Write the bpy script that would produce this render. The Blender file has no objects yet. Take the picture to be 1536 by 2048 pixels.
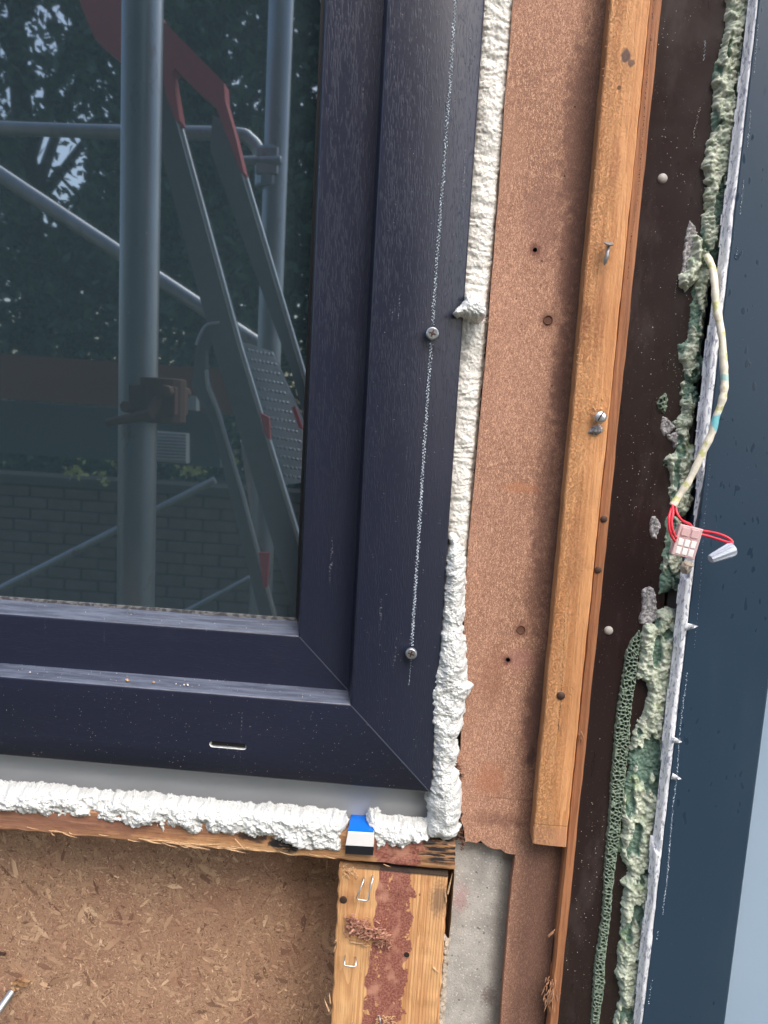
import bpy, bmesh, math, random
import numpy as np
from mathutils import Vector, Matrix
from mathutils.geometry import tessellate_polygon
random.seed(7); rng = np.random.default_rng(11)
S = bpy.context.scene
R = math.radians

# ------------------------------------------------------------------ camera
F, CX, CY = 1479.0, 768.0, 1024.0
_V = np.array([-628, 11100, 1479.]); _H = np.array([-24590, -1588, 1479.])
_Vn = _V/np.linalg.norm(_V); _X = -_H/np.linalg.norm(_H); _X -= _X.dot(_Vn)*_Vn; _X /= np.linalg.norm(_X)
_Y = np.cross(_Vn, _X); _Y = _Y if _Y[2] > 0 else -_Y
RM = np.array([_X, _Y, -_Vn])
CAM = np.array([0, -.5, 1.5])
cd = bpy.data.cameras.new('camera'); cam = bpy.data.objects.new('camera', cd); S.collection.objects.link(cam)
cm = Matrix(((RM[0][0], -RM[0][1], -RM[0][2], CAM[0]), (RM[1][0], -RM[1][1], -RM[1][2], CAM[1]),
             (RM[2][0], -RM[2][1], -RM[2][2], CAM[2]), (0, 0, 0, 1)))
cam.matrix_world = cm
cd.sensor_fit = 'VERTICAL'; cd.sensor_height = 36; cd.lens = 36*F/2048
cd.clip_start = .01; cd.clip_end = 500
S.camera = cam
# ------------------------------------------------------------------ sky, sun, exposure
SUN_EL, SUN_AZ = R(52), R(25)      # azimuth from the wall's outward normal towards the right
w = bpy.data.worlds.new('World'); S.world = w; w.use_nodes = True
nt = w.node_tree; nt.nodes.clear()
sky = nt.nodes.new('ShaderNodeTexSky'); sky.sky_type = 'NISHITA'; sky.sun_disc = False
sky.sun_elevation = SUN_EL; sky.sun_rotation = math.pi - SUN_AZ
sky.dust_density = 4; sky.air_density = 1.0; sky.ozone_density = 1
bg = nt.nodes.new('ShaderNodeBackground'); bg.inputs[1].default_value = .15
wo = nt.nodes.new('ShaderNodeOutputWorld')
nt.links.new(sky.outputs[0], bg.inputs[0]); nt.links.new(bg.outputs[0], wo.inputs[0])
sl = bpy.data.lights.new('sun', 'SUN'); sl.energy = .9; sl.angle = R(55); sl.color = (1, .97, .93)
so = bpy.data.objects.new('sun', sl); S.collection.objects.link(so)
sd = Vector((math.sin(SUN_AZ)*math.cos(SUN_EL), -math.cos(SUN_AZ)*math.cos(SUN_EL), math.sin(SUN_EL)))
so.rotation_euler = sd.to_track_quat('Z', 'Y').to_euler(); so.location = (1, -3, 4)
S.view_settings.view_transform = 'Standard'; S.view_settings.look = 'None'
S.view_settings.gamma = 1; S.view_settings.use_curve_mapping = False
S.view_settings.exposure = 1.38
S.render.engine = 'CYCLES'
S.cycles.max_bounces = 8; S.cycles.transparent_max_bounces = 8

# ------------------------------------------------------------------ helpers
def W(px, py, y=0.0):
    d = RM @ np.array([px-CX, py-CY, F]); t = (y-CAM[1])/d[1]
    return CAM + d*t
YG = .040                                       # plane of the glass
def V(px, py, dist):                            # a point seen in the glass, given how far the image seems to be
    p = W(px, py, dist - .5); p[1] = 2*YG - p[1]
    return p

def hash3(ix, iy, iz, s=0):
    h = (ix.astype(np.int64)*374761393 + iy.astype(np.int64)*668265263 + iz.astype(np.int64)*2147483647*3 + s*974634777) & 0xffffffff
    h = ((h ^ (h >> 13))*1274126177) & 0xffffffff
    h = ((h ^ (h >> 15))*2246822519) & 0xffffffff
    return ((h ^ (h >> 16)) & 0xffffff)/float(0xffffff)
def vnoise(p, s=0):
    i = np.floor(p); f = p-i; f = f*f*(3-2*f); i = i.astype(np.int64)
    r = 0
    for a in (0, 1):
        for b in (0, 1):
            for c in (0, 1):
                wgt = (f[..., 0] if a else 1-f[..., 0])*(f[..., 1] if b else 1-f[..., 1])*(f[..., 2] if c else 1-f[..., 2])
                r = r + wgt*hash3(i[..., 0]+a, i[..., 1]+b, i[..., 2]+c, s)
    return r*2-1
def fbm(p, o=4, s=0, g=.5):
    r = 0; a = 1
    for k in range(o):
        r = r + a*vnoise(p*(2.03**k), s+k*17); a *= g
    return r
def worley(p, s=0):                             # distance to nearest feature and to the second nearest
    i = np.floor(p).astype(np.int64); f1 = np.full(p.shape[:-1], 9.); f2 = f1.copy()
    for a in (-1, 0, 1):
        for b in (-1, 0, 1):
            q = i + np.array([a, b, 0])
            fx = q[..., 0]+hash3(q[..., 0], q[..., 1], q[..., 2]*0, s); fz = q[..., 1]+hash3(q[..., 0], q[..., 1], q[..., 2]*0, s+5)
            d = np.hypot(p[..., 0]-fx, p[..., 1]-fz)
            n = d < f1
            f2 = np.where(n, f1, np.minimum(f2, d)); f1 = np.where(n, d, f1)
    return f1, f2

def tag(o, label=None, cat=None, group=None, kind=None):
    if label: o['label'] = label
    if cat: o['category'] = cat
    if group: o['group'] = group
    if kind: o['kind'] = kind
    return o
def empty(name, loc, label, cat, group=None):
    o = bpy.data.objects.new(name, None); S.collection.objects.link(o); o.location = loc; o.empty_display_size = .02
    return tag(o, label, cat, group)
def mesh_obj(name, verts, faces, mat, parent=None, smooth=False, origin=None, mats=None, fm=None):
    verts = np.asarray(verts, float)
    if parent is not None:
        o0 = Vector(parent.location)
        if parent.parent: o0 = o0 + Vector(parent.parent.location)
    else:
        o0 = Vector(origin) if origin is not None else Vector(((verts[:, 0].min()+verts[:, 0].max())/2, (verts[:, 1].min()+verts[:, 1].max())/2, verts[:, 2].min()))
    loc = (0, 0, 0) if parent is not None else o0
    me = bpy.data.meshes.new(name)
    me.from_pydata((verts-np.array(o0)).tolist(), [], faces if isinstance(faces, list) else faces.tolist())
    for m in (mats or [mat]): me.materials.append(m)
    if fm is not None: me.polygons.foreach_set('material_index', fm)
    if smooth: me.polygons.foreach_set('use_smooth', [True]*len(me.polygons))
    me.update()
    ob = bpy.data.objects.new(name, me); S.collection.objects.link(ob); ob.location = loc
    if parent is not None: ob.parent = parent
    return ob

class MB:                                       # gathers simple solids into one mesh
    def __init__(s): s.v = []; s.f = []
    def add(s, v, f):
        n = len(s.v); s.v += [tuple(map(float, p)) for p in v]; s.f += [tuple(i+n for i in q) for q in f]
    def box(s, c, h, rot=None):
        c = Vector(c); r = rot or Matrix.Identity(3)
        v = [c + r @ Vector((a*h[0], b*h[1], d*h[2])) for a in (-1, 1) for b in (-1, 1) for d in (-1, 1)]
        s.add(v, [(0, 1, 3, 2), (4, 6, 7, 5), (0, 4, 5, 1), (2, 3, 7, 6), (0, 2, 6, 4), (1, 5, 7, 3)])
    def tube(s, pts, rad, n=12, cap=True):
        pts = [Vector(p) for p in pts]; m = len(pts); rad = rad if hasattr(rad, '__len__') else [rad]*m
        up = Vector((0, 0, 1)); V_ = []
        for i, p in enumerate(pts):
            t = (pts[min(i+1, m-1)]-pts[max(i-1, 0)]).normalized()
            if i == 0:
                a = t.orthogonal().normalized()
            else:
                a = (a - t*a.dot(t)).normalized()
            b = t.cross(a)
            for k in range(n):
                an = 2*math.pi*k/n; V_.append(p + (a*math.cos(an)+b*math.sin(an))*rad[i])
        F_ = [(i*n+k, i*n+(k+1) % n, (i+1)*n+(k+1) % n, (i+1)*n+k) for i in range(m-1) for k in range(n)]
        if cap: F_ += [tuple(range(n))[::-1], tuple((m-1)*n+k for k in range(n))]
        s.add(V_, F_)
    def lathe(s, c, axis, prof, n=24):          # prof: (distance along the axis, radius)
        ax = Vector(axis).normalized(); a = ax.orthogonal().normalized(); b = ax.cross(a); c = Vector(c); V_ = []
        for (h, r) in prof:
            for k in range(n):
                an = 2*math.pi*k/n; V_.append(c+ax*h+(a*math.cos(an)+b*math.sin(an))*max(r, 1e-6))
        m = len(prof)
        F_ = [(i*n+k, i*n+(k+1) % n, (i+1)*n+(k+1) % n, (i+1)*n+k) for i in range(m-1) for k in range(n)]
        F_ += [tuple(range(n))[::-1], tuple((m-1)*n+k for k in range(n))]
        s.add(V_, F_)
    def build(s, name, mat, parent=None, smooth=False, origin=None):
        o = mesh_obj(name, s.v, s.f, mat, parent, smooth, origin)
        return o

def bevel(o, wd, seg=2):
    bm = bmesh.new(); bm.from_mesh(o.data)
    bmesh.ops.recalc_face_normals(bm, faces=bm.faces)
    es = [e for e in bm.edges if len(e.link_faces) == 2 and e.calc_face_angle(0) > .5]
    bmesh.ops.bevel(bm, geom=es, offset=wd, segments=seg, affect='EDGES', profile=.5, clamp_overlap=True)
    bm.to_mesh(o.data); bm.free(); return o
def auto_smooth(o, ang=40):
    bm = bmesh.new(); bm.from_mesh(o.data); bmesh.ops.recalc_face_normals(bm, faces=bm.faces)
    for e in bm.edges:
        if len(e.link_faces) != 2 or e.calc_face_angle(0) > R(ang): e.smooth = False
    for f in bm.faces: f.smooth = True
    bm.to_mesh(o.data); bm.free(); return o

def jag(pts, step, amp, seed=0, closed=True):   # breaks an outline into short uneven steps
    out = []; n = len(pts); rr = np.random.default_rng(seed)
    for i in range(n if closed else n-1):
        a = np.array(pts[i], float); b = np.array(pts[(i+1) % n], float); L = np.linalg.norm(b-a); k = max(1, int(L/step))
        for j in range(k):
            q = a+(b-a)*j/k
            if j or amp > 0: q = q + rr.normal(0, amp, 2)*(1 if j else .3)
            out.append(tuple(q))
    return out
def poly_slab(name, pts3, depth, mat, parent=None, holes=(), mats=None, hole_mat=0):
    """front outline pts3 (world), pushed back by the vector depth; holes are loops of world points"""
    loops = [[Vector(p) for p in pts3]] + [[Vector(p) for p in h] for h in holes]
    tri = tessellate_polygon(loops); flat = [p for l in loops for p in l]; n = len(flat); d = Vector(depth)
    v = flat + [p+d for p in flat]; f = [tuple(t) for t in tri] + [tuple(i+n for i in t[::-1]) for t in tri]
    fm = [0]*len(f); k = 0
    for li, l in enumerate(loops):
        m = len(l)
        for i in range(m): f.append((k+i, k+(i+1) % m, n+k+(i+1) % m, n+k+i)); fm.append(hole_mat if li else 0)
        k += m
    o = mesh_obj(name, v, f, mat, parent, mats=mats, fm=fm if mats else None)
    bm = bmesh.new(); bm.from_mesh(o.data); bmesh.ops.recalc_face_normals(bm, faces=bm.faces); bm.to_mesh(o.data); bm.free()
    return o
def ring(px, py, y, r, n=14):
    c = W(px, py, y); return [(c[0]+r*math.cos(2*math.pi*k/n), y, c[2]+r*math.sin(2*math.pi*k/n)) for k in range(n)]

def seg_sd(P, poly):                            # signed distance in x,z to a closed polygon, positive inside
    poly = np.asarray(poly); a = poly; b = np.roll(poly, -1, axis=0)
    sh = P.shape[:-1]; Q = P.reshape(-1, 2); d = np.full(len(Q), 9.); ins = np.zeros(len(Q), bool)
    for i in range(len(a)):
        e = b[i]-a[i]; wv = Q-a[i]; t = np.clip((wv@e)/max(e@e, 1e-12), 0, 1)
        d = np.minimum(d, np.hypot(*(wv-t[:, None]*e).T))
        c = (a[i][1] > Q[:, 1]) != (b[i][1] > Q[:, 1])
        with np.errstate(divide='ignore', invalid='ignore'):
            xx = a[i][0]+(Q[:, 1]-a[i][1])*e[0]/(e[1] if abs(e[1]) > 1e-12 else 1e-12)
        ins ^= c & (Q[:, 0] < xx)
    return np.where(ins, d, -d).reshape(sh)

def relief(name, px, y0, res, height, mat, parent=None, rag=.0012, ragf=250, sink=.004, side=.0015, seed=0, warp=0, attr=None, keep=None):
    """a lump lying on the plane y0 inside an outline; height(P, sd) gives how far it stands out"""
    poly = np.array([W(a, b, y0)[[0, 2]] for a, b in px])
    lo = poly.min(0)-.004; hi = poly.max(0)+.004
    nx = int((hi[0]-lo[0])/res)+2; nz = int((hi[1]-lo[1])/res)+2
    gx, gz = np.meshgrid(lo[0]+np.arange(nx)*res, lo[1]+np.arange(nz)*res, indexing='ij')
    P = np.stack([gx, gz], -1); P3 = np.stack([gx, gz, np.full_like(gx, seed*3.7)], -1)
    sdv = seg_sd(P, poly) + rag*fbm(P3*ragf, 4, seed)
    h = height(P3, sdv)
    h = np.where(sdv > 0, h, sdv/side*min(sink, .0015) if sink < .01 else sdv/side*sink)
    y = y0 - np.maximum(h, -sink)
    X = gx.copy(); Z = gz.copy()
    if warp:
        X = X+warp*fbm(P3*420+9, 2, seed+3); Z = Z+warp*fbm(P3*420+31, 2, seed+4)
    verts = np.stack([X, y, Z], -1).reshape(-1, 3)
    live = sdv > -side
    if keep is not None: live &= keep(P3, sdv)
    q = live[:-1, :-1] & live[1:, :-1] & live[1:, 1:] & live[:-1, 1:]
    I, J = np.nonzero(q); f = np.stack([I*nz+J, (I+1)*nz+J, (I+1)*nz+J+1, I*nz+J+1], -1)
    used, inv = np.unique(f, return_inverse=True); f = inv.reshape(f.shape)
    o = mesh_obj(name, verts[used], f, mat, parent, smooth=True)
    if attr is not None:
        at = o.data.attributes.new('tone', 'FLOAT', 'POINT'); at.data.foreach_set('value', attr(P3, sdv, h).reshape(-1)[used].astype(np.float32))
    return o

def rough_board(name, c4, yf, yb, mat, parent=None, nl=60, nw=8, jit=.0004, round_=.0012, seed=0, mats=None, end_jag=0):
    """a sawn board: c4 = front corners TL, TR, BR, BL in pixels; long side runs TL->BL"""
    c = [np.array(W(a, b, yf)) for a, b in c4]
    rr = np.random.default_rng(seed); prof = []
    for k in range(nw+1): prof.append((k/nw, 0))
    V_ = []; L = nl+1
    cols = [('b', 0)] + [('s', 0)] + [('f', k/nw) for k in range(nw+1)] + [('s', 1)] + [('b', 1)]
    for i in range(L):
        t = i/nl; l = c[0]+(c[3]-c[0])*t; r_ = c[1]+(c[2]-c[1])*t; u = (r_-l)/np.linalg.norm(r_-l)
        jl = vnoise(np.array([[t*nl*.35, 0, seed*1.]]), 1)[0]*jit; jr = vnoise(np.array([[t*nl*.35, 5, seed*1.]]), 2)[0]*jit
        ej = 0
        for (kd, s_) in cols:
            p = l+(r_-l)*s_
            if kd == 'f':
                ee = min(s_, 1-s_)
                p = p + np.array([0, jit*.5*vnoise(np.array([[t*nl*.3, s_*6, seed*1.]]), 7)[0], 0])
                if s_ == 0: p = p+u*round_
                if s_ == 1: p = p-u*round_
                p = p+u*(jl*(1-s_)+jr*s_)
            elif kd == 's': p = p+np.array([0, round_, 0])+u*(jl if s_ == 0 else jr)
            else: p = np.array([p[0], yb, p[2]])+u*(jl if s_ == 0 else jr)
            if end_jag and i in (0, nl):
                dirn = (c[0]-c[3])/np.linalg.norm(c[0]-c[3])*(1 if i == 0 else -1)
                p = p+dirn*rr.uniform(0, end_jag)
            V_.append(p)
    m = len(cols)
    F_ = [(i*m+k, i*m+k+1, (i+1)*m+k+1, (i+1)*m+k) for i in range(L-1) for k in range(m-1)]
    F_ += [(i*m+m-1, i*m, (i+1)*m, (i+1)*m+m-1) for i in range(L-1)]
    F_ += [tuple(range(m))[::-1], tuple((L-1)*m+k for k in range(m))]
    o = mesh_obj(name, V_, F_, mat, parent)
    bm = bmesh.new(); bm.from_mesh(o.data); bmesh.ops.recalc_face_normals(bm, faces=bm.faces); bm.to_mesh(o.data); bm.free()
    return o

def flecks(name, path, y, width, dens, size, mat, parent, thick=.00025, seed=0, gaps=0):
    """a broken line of tiny raised crumbs along a pixel path"""
    rr = np.random.default_rng(seed); mb = MB(); P = [np.array(W(a, b, y)) for a, b in path]
    for a, b in zip(P, P[1:]):
        L = np.linalg.norm(b-a); n = int(L*dens); d = (b-a)/max(L, 1e-9); nrm = np.array([d[2], 0, -d[0]])
        for i in range(n):
            t = (i+rr.random())/n; s_ = t*L
            if gaps and vnoise(np.array([[s_*60+seed, seed*2.3, 0.5]]))[0] < gaps-1: continue
            off = math.sin(s_*2*math.pi/.0022+rr.normal(0, .4))*width*.5 + rr.normal(0, width*.22)
            c = a+d*s_+nrm*off; sz = size*rr.uniform(.4, 1.3); an = rr.uniform(0, 3.14)
            e1 = np.array([math.cos(an), 0, math.sin(an)])*sz*.5; e2 = np.array([-math.sin(an), 0, math.cos(an)])*sz*.5
            e1 = e1*.6 + d*sz*rr.uniform(.2, .8)
            top = np.array([0, -thick*rr.uniform(.5, 1.5), 0])
            v = [c-e1, c+e2*.7, c+e1, c-e2*.7]; v2 = [q*1+(c-q)*.35+top for q in v]
            mb.add([q+np.array([0, .0001, 0]) for q in v]+v2, [(4, 5, 6, 7), (0, 1, 5, 4), (1, 2, 6, 5), (2, 3, 7, 6), (3, 0, 4, 7)])
    o = mb.build(name, mat, parent); o['kind'] = 'stuff'; return o
def specks(name, pts, y_of, size, mat, parent, seed=0):
    rr = np.random.default_rng(seed); mb = MB()
    for p in pts:
        r = size*rr.uniform(.35, 1.2)
        rot = Matrix.Rotation(rr.uniform(0, 6.28), 3, Vector(rr.normal(size=3)).normalized())
        v = [rot@Vector(q)*r for q in ((1, 0, 0), (-.8, .1, .2), (0, .9, 0), (.1, -.8, 0), (0, 0, .7), (0, 0, -.7))]
        mb.add([Vector(p)+q for q in v], [(0, 2, 4), (2, 1, 4), (1, 3, 4), (3, 0, 4), (2, 0, 5), (1, 2, 5), (3, 1, 5), (0, 3, 5)])
    o = mb.build(name, mat, parent); o['kind'] = 'stuff'; return o

# ------------------------------------------------------------------ material kit
class Mat:
    def __init__(s, name):
        s.m = bpy.data.materials.new(name); s.m.use_nodes = True; s.t = s.m.node_tree; s.t.nodes.clear()
        s.out = s.t.nodes.new('ShaderNodeOutputMaterial'); g = s.t.nodes.new('ShaderNodeNewGeometry'); s.P = g.outputs['Position']; s.nrm = g.outputs['Normal']
    def _in(s, sock, v):
        if hasattr(v, 'is_output'): s.t.links.new(v, sock)
        elif v is not None:
            if sock.type == 'RGBA' and len(v) == 3: v = (*v, 1)
            sock.default_value = v
    def n(s, ty, **k):
        nd = s.t.nodes.new(ty)
        for a, b in k.items(): setattr(nd, a, b)
        return nd
    def map(s, vec=None, scale=(1, 1, 1), loc=(0, 0, 0), rot=(0, 0, 0)):
        nd = s.n('ShaderNodeMapping'); s._in(nd.inputs[0], vec if vec is not None else s.P)
        nd.inputs['Scale'].default_value = scale; nd.inputs['Location'].default_value = loc; nd.inputs['Rotation'].default_value = rot
        return nd.outputs[0]
    def noise(s, scale, vec=None, detail=4, rough=.5, dist=0, color=False):
        nd = s.n('ShaderNodeTexNoise'); s._in(nd.inputs['Vector'], vec if vec is not None else s.P)
        nd.inputs['Scale'].default_value = scale; nd.inputs['Detail'].default_value = detail; nd.inputs['Roughness'].default_value = rough; nd.inputs['Distortion'].default_value = dist
        return nd.outputs['Color' if color else 'Fac']
    def vor(s, scale, vec=None, feat='F1', out='Distance', rnd=1):
        nd = s.n('ShaderNodeTexVoronoi', feature=feat); s._in(nd.inputs['Vector'], vec if vec is not None else s.P)
        nd.inputs['Scale'].default_value = scale; nd.inputs['Randomness'].default_value = rnd
        return nd.outputs[out]
    def ramp(s, fac, stops, interp='LINEAR'):
        nd = s.n('ShaderNodeValToRGB'); nd.color_ramp.interpolation = interp; s._in(nd.inputs[0], fac); el = nd.color_ramp.elements
        while len(el) < len(stops): el.new(.5)
        for e, (p, c) in zip(el, stops):
            e.position = p; e.color = (c, c, c, 1) if not hasattr(c, '__len__') else (*c, 1)
        return nd.outputs[0]
    def mix(s, fac, a, b, mode='MIX'):
        nd = s.n('ShaderNodeMix', data_type='RGBA', blend_type=mode); s._in(nd.inputs[0], fac); s._in(nd.inputs[6], a); s._in(nd.inputs[7], b)
        return nd.outputs[2]
    def mth(s, op, a, b=None, c=None, clamp=False):
        nd = s.n('ShaderNodeMath', operation=op, use_clamp=clamp); s._in(nd.inputs[0], a)
        if b is not None: s._in(nd.inputs[1], b)
        if c is not None: s._in(nd.inputs[2], c)
        return nd.outputs[0]
    def xyz(s, vec=None):
        nd = s.n('ShaderNodeSeparateXYZ'); s._in(nd.inputs[0], vec if vec is not None else s.P); return nd.outputs
    def attr(s, nm): return s.n('ShaderNodeAttribute', attribute_name=nm).outputs['Fac']
    def ell(s, px, py, y, rx, rz, amp=.35, sc=200, soft=.25):   # 1 inside a noisy ellipse
        c = W(px, py, y); q = s.map(scale=(1/rx, 0, 1/rz), loc=(-c[0]/rx, 0, -c[2]/rz))
        nd = s.n('ShaderNodeVectorMath', operation='LENGTH'); s._in(nd.inputs[0], q)
        d = s.mth('ADD', nd.outputs['Value'], s.mth('MULTIPLY', s.mth('SUBTRACT', s.noise(sc), .5), amp*2.5))
        return s.ramp(d, [(max(0, .5-soft*.5), 1), (.5+soft*.5, 0)]) if False else s.mth('SUBTRACT', 1, s.smooth(d, 1-soft, 1+soft))
    def smooth(s, x, a, b):
        nd = s.n('ShaderNodeMapRange', interpolation_type='SMOOTHSTEP'); s._in(nd.inputs[0], x); nd.inputs[1].default_value = a; nd.inputs[2].default_value = b
        return nd.outputs[0]
    def bump(s, h, strength=.5, dist=.001, nrm=None):
        nd = s.n('ShaderNodeBump'); nd.inputs['Strength'].default_value = strength; nd.inputs['Distance'].default_value = dist; s._in(nd.inputs['Height'], h)
        if nrm is not None: s._in(nd.inputs['Normal'], nrm)
        return nd.outputs[0]
    def pbr(s, color, rough=.6, normal=None, **k):
        p = s.n('ShaderNodeBsdfPrincipled'); s._in(p.inputs['Base Color'], color); s._in(p.inputs['Roughness'], rough)
        if normal is not None: s._in(p.inputs['Normal'], normal)
        for a, b in k.items(): s._in(p.inputs[a.replace('_', ' ')], b)
        s.t.links.new(p.outputs[0], s.out.inputs[0]); s.bs = p; return s.m

def flat(name, col, rough=.6, **k):
    m = Mat(name); c = m.mix(m.noise(60, detail=5), tuple(x*.85 for x in col), tuple(min(1, x*1.15) for x in col))
    return m.pbr(c, rough, m.bump(m.noise(900, detail=3), .25, .0003), **k)

def pvc(name, vertical, y=0):                    # anthracite foil with wood-grain embossing
    m = Mat(name)
    sc = (1, 1, .11) if vertical else (.11, 1, 1)
    v = m.map(scale=sc)
    g = m.noise(1250, v, 2, .5, 0); g2 = m.noise(170, v, 2, .5)
    h = m.smooth(m.mth('ADD', g, m.mth('MULTIPLY', m.mth('SUBTRACT', g2, .5), .45)), .53, .62)
    big = m.noise(9, detail=3); sm = m.smooth(m.noise(38, m.map(scale=(1, 1, .5)), 5, .7), .5, .75)
    base = m.mix(big, (.0125, .0165, .0335), (.0170, .0195, .0385))
    base = m.mix(m.mth('MULTIPLY', h, m.mth('MULTIPLY_ADD', m.smooth(m.mth('ADD', m.xyz()[2], m.mth('MULTIPLY', big, .08)), 1.45, 1.80), .36, .08)) if vertical else m.mth('MULTIPLY', h, .06), base, (.040, .047, .068))  # upright grain streaks pale with height: sky sheen painted into the colour
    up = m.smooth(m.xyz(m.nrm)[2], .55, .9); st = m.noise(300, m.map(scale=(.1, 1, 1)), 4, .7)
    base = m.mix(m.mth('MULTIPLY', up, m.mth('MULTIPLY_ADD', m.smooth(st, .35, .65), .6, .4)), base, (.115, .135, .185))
    # dried drip marks and fine dust
    dv = m.map(scale=(1, 1, .05)); dn = m.noise(260, dv, 2); dr = m.mth('MULTIPLY', m.smooth(dn, .69, .75), m.smooth(m.noise(700, detail=1), .5, .62))
    du = m.smooth(m.noise(1300, detail=1), .73, .80); du = m.mth('MULTIPLY', du, m.smooth(m.noise(35, detail=2), .45, .7))
    base = m.mix(m.mth('MULTIPLY', m.mth('MAXIMUM', dr, du), .6), base, (.22, .23, .26))
    rg = m.mix(m.mth('MAXIMUM', m.mth('MULTIPLY', big, .5), m.mth('MULTIPLY', sm, .8)), (.28,)*3, (.48,)*3)
    b = m.bump(h, .42 if vertical else .22, .00020); b = m.bump(m.noise(3200, v, 2), .12, .0002, b)
    return m.pbr(base, rg, b, Specular_IOR_Level=.5)
M = {}
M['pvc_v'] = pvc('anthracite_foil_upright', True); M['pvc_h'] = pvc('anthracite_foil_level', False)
m = Mat('gasket_rubber'); M['gasket'] = m.pbr(m.mix(m.smooth(m.noise(300), .45, .6), (.05, .05, .055), (.16, .155, .15)), .8)
m = Mat('shade_black'); M['black'] = m.pbr((.008, .008, .009), .5)
m = Mat('dusty_glass')
df = m.n('ShaderNodeBsdfDiffuse'); m._in(df.inputs[0], m.mix(m.smooth(m.noise(1400, detail=1), .79, .83), m.mix(m.noise(4), (.016, .030, .038), (.032, .050, .060)), (.4, .42, .45)))
gl = m.n('ShaderNodeBsdfGlossy'); gl.inputs['Color'].default_value = (.84, .95, 1, 1); gl.inputs['Roughness'].default_value = .022
fr = m.n('ShaderNodeFresnel'); fr.inputs[0].default_value = 3.2
ms = m.n('ShaderNodeMixShader'); m.t.links.new(fr.outputs[0], ms.inputs[0]); m.t.links.new(df.outputs[0], ms.inputs[1]); m.t.links.new(gl.outputs[0], ms.inputs[2]); m.t.links.new(ms.outputs[0], m.out.inputs[0])
M['glass'] = m.m
def foam_mat(name, warm, sc, sss=.25):
    m = Mat(name); a = m.noise(sc, detail=6, rough=.6); v = m.vor(sc*1.6, out='Distance')
    c = m.mix(a, warm, tuple(min(.93, x*1.12) for x in warm))
    b = m.bump(v, .6, .0010); b = m.bump(m.noise(sc*2.4, detail=4, rough=.7), .8, .0009, b)
    return m.pbr(c, .55, b, Subsurface_Weight=sss, Subsurface_Radius=(.004, .0035, .003), Subsurface_Scale=.4)
M['foam'] = foam_mat('white_foam', (.62, .64, .63), 420, .12)
M['foam_rib'] = foam_mat('cream_foam_skin', (.69, .685, .65), 260, .35)
m = Mat('pale_pvc'); M['pale_pvc'] = m.pbr(m.mix(m.noise(20), (.33, .345, .36), (.40, .415, .43)), .35, m.bump(m.noise(60, m.map(scale=(.2, 1, 1))), .1, .0005))

def wood(name, light, dark, axis='z', fine=1.0, rough=.7, extra=None, ring_sc=55, fuzz=.6):
    m = Mat(name); st = (1, 1, .045) if axis == 'z' else (.045, 1, 1)
    v = m.map(scale=st); wv = m.noise(ring_sc, v, 3, .55, .6); fn = m.noise(900*fine, v, 4, .6); rg = m.noise(260, v, 3, .6, .3)
    rings = m.smooth(m.mth('FRACT', m.mth('MULTIPLY', wv, 7)), .25, .95)
    c = m.mix(m.mth('MULTIPLY', rings, .55), light, dark)
    c = m.mix(m.smooth(rg, .45, .75), c, m.mix(.55, c, dark))
    c = m.mix(m.mth('MULTIPLY', m.smooth(fn, .5, .72), .45), c, tuple(x*.55 for x in dark))
    big = m.noise(22, m.map(scale=(1, 1, .3) if axis == 'z' else (.3, 1, 1)), 3)
    c = m.mix(m.smooth(big, .5, .75), c, m.mix(.35, c, tuple(x*.75 for x in dark)))
    sp = m.smooth(m.noise(330, m.map(scale=(1, 1, .5) if axis == 'z' else (.5, 1, 1)), 3, .7), .56, .7)
    h = m.mth('ADD', m.mth('MULTIPLY', fn, .4), m.mth('MULTIPLY', m.noise(520, m.map(scale=(1, 1, .35) if axis == 'z' else (.35, 1, 1)), 5, .7), fuzz))
    if extra: c, h = extra(m, c, h)
    return m.pbr(c, rough, m.bump(h, .8, .0009))

def batten_x(m, c, h):
    for (x, y, rx, rz, col, a) in [(1252, 112, .003, .004, (.03, .03, .05), .8), (1262, 127, .0022, .002, (.03, .03, .05), .7),
                                   (1238, 176, .0012, .0012, (.06, .02, .01), .8), (1172, 640, .0025, .011, (.22, .07, .03), .6),
                                   (1200, 620, .004, .03, (.30, .11, .05), .3), (1150, 1120, .005, .03, (.35, .15, .07), .35), (1230, 330, .003, .016, (.36, .14, .07), .35)]:
        c = m.mix(m.mth('MULTIPLY', m.ell(x, y, -.004, rx, rz, .5, 300), a), c, col)
    # rough sawn freckles down the left half
    X = m.xyz()[0]; fre = m.smooth(m.noise(1050, m.map(scale=(1, 1, .6)), 4, .8), .47, .62)
    left = m.mth('MULTIPLY', fre, m.smooth(m.mth('ADD', X, m.mth('MULTIPLY', m.noise(30), .02)), .122, .098))
    c = m.mix(m.mth('MULTIPLY', left, .42), c, (.36, .155, .06))
    # pencil line across the foot
    Z = m.xyz()[2]; zz = W(1100, 1650, -.004)[2]
    ln = m.mth('SUBTRACT', 1, m.smooth(m.mth('ABSOLUTE', m.mth('SUBTRACT', m.mth('ADD', Z, m.mth('MULTIPLY', m.noise(60), .002)), zz+.001)), .0002, .0005))
    c = m.mix(m.mth('MULTIPLY', ln, .6), c, (.13, .08, .05))
    c = m.mix(m.mth('MULTIPLY', m.smooth(Z, zz, zz-.004), .35), c, (.42, .22, .15))
    return c, m.mth('SUBTRACT', h, m.mth('MULTIPLY', left, 1.2))
M['batten'] = wood('sawn_batten', (.66, .335, .145), (.46, .185, .065), 'z', extra=batten_x, fuzz=1.2)
M['lath'] = wood('orange_lath', (.36, .155, .068), (.20, .075, .034), 'z', ring_sc=40)
M['splinter'] = wood('raw_splinter', (.62, .42, .24), (.45, .25, .12), 'z')
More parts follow.
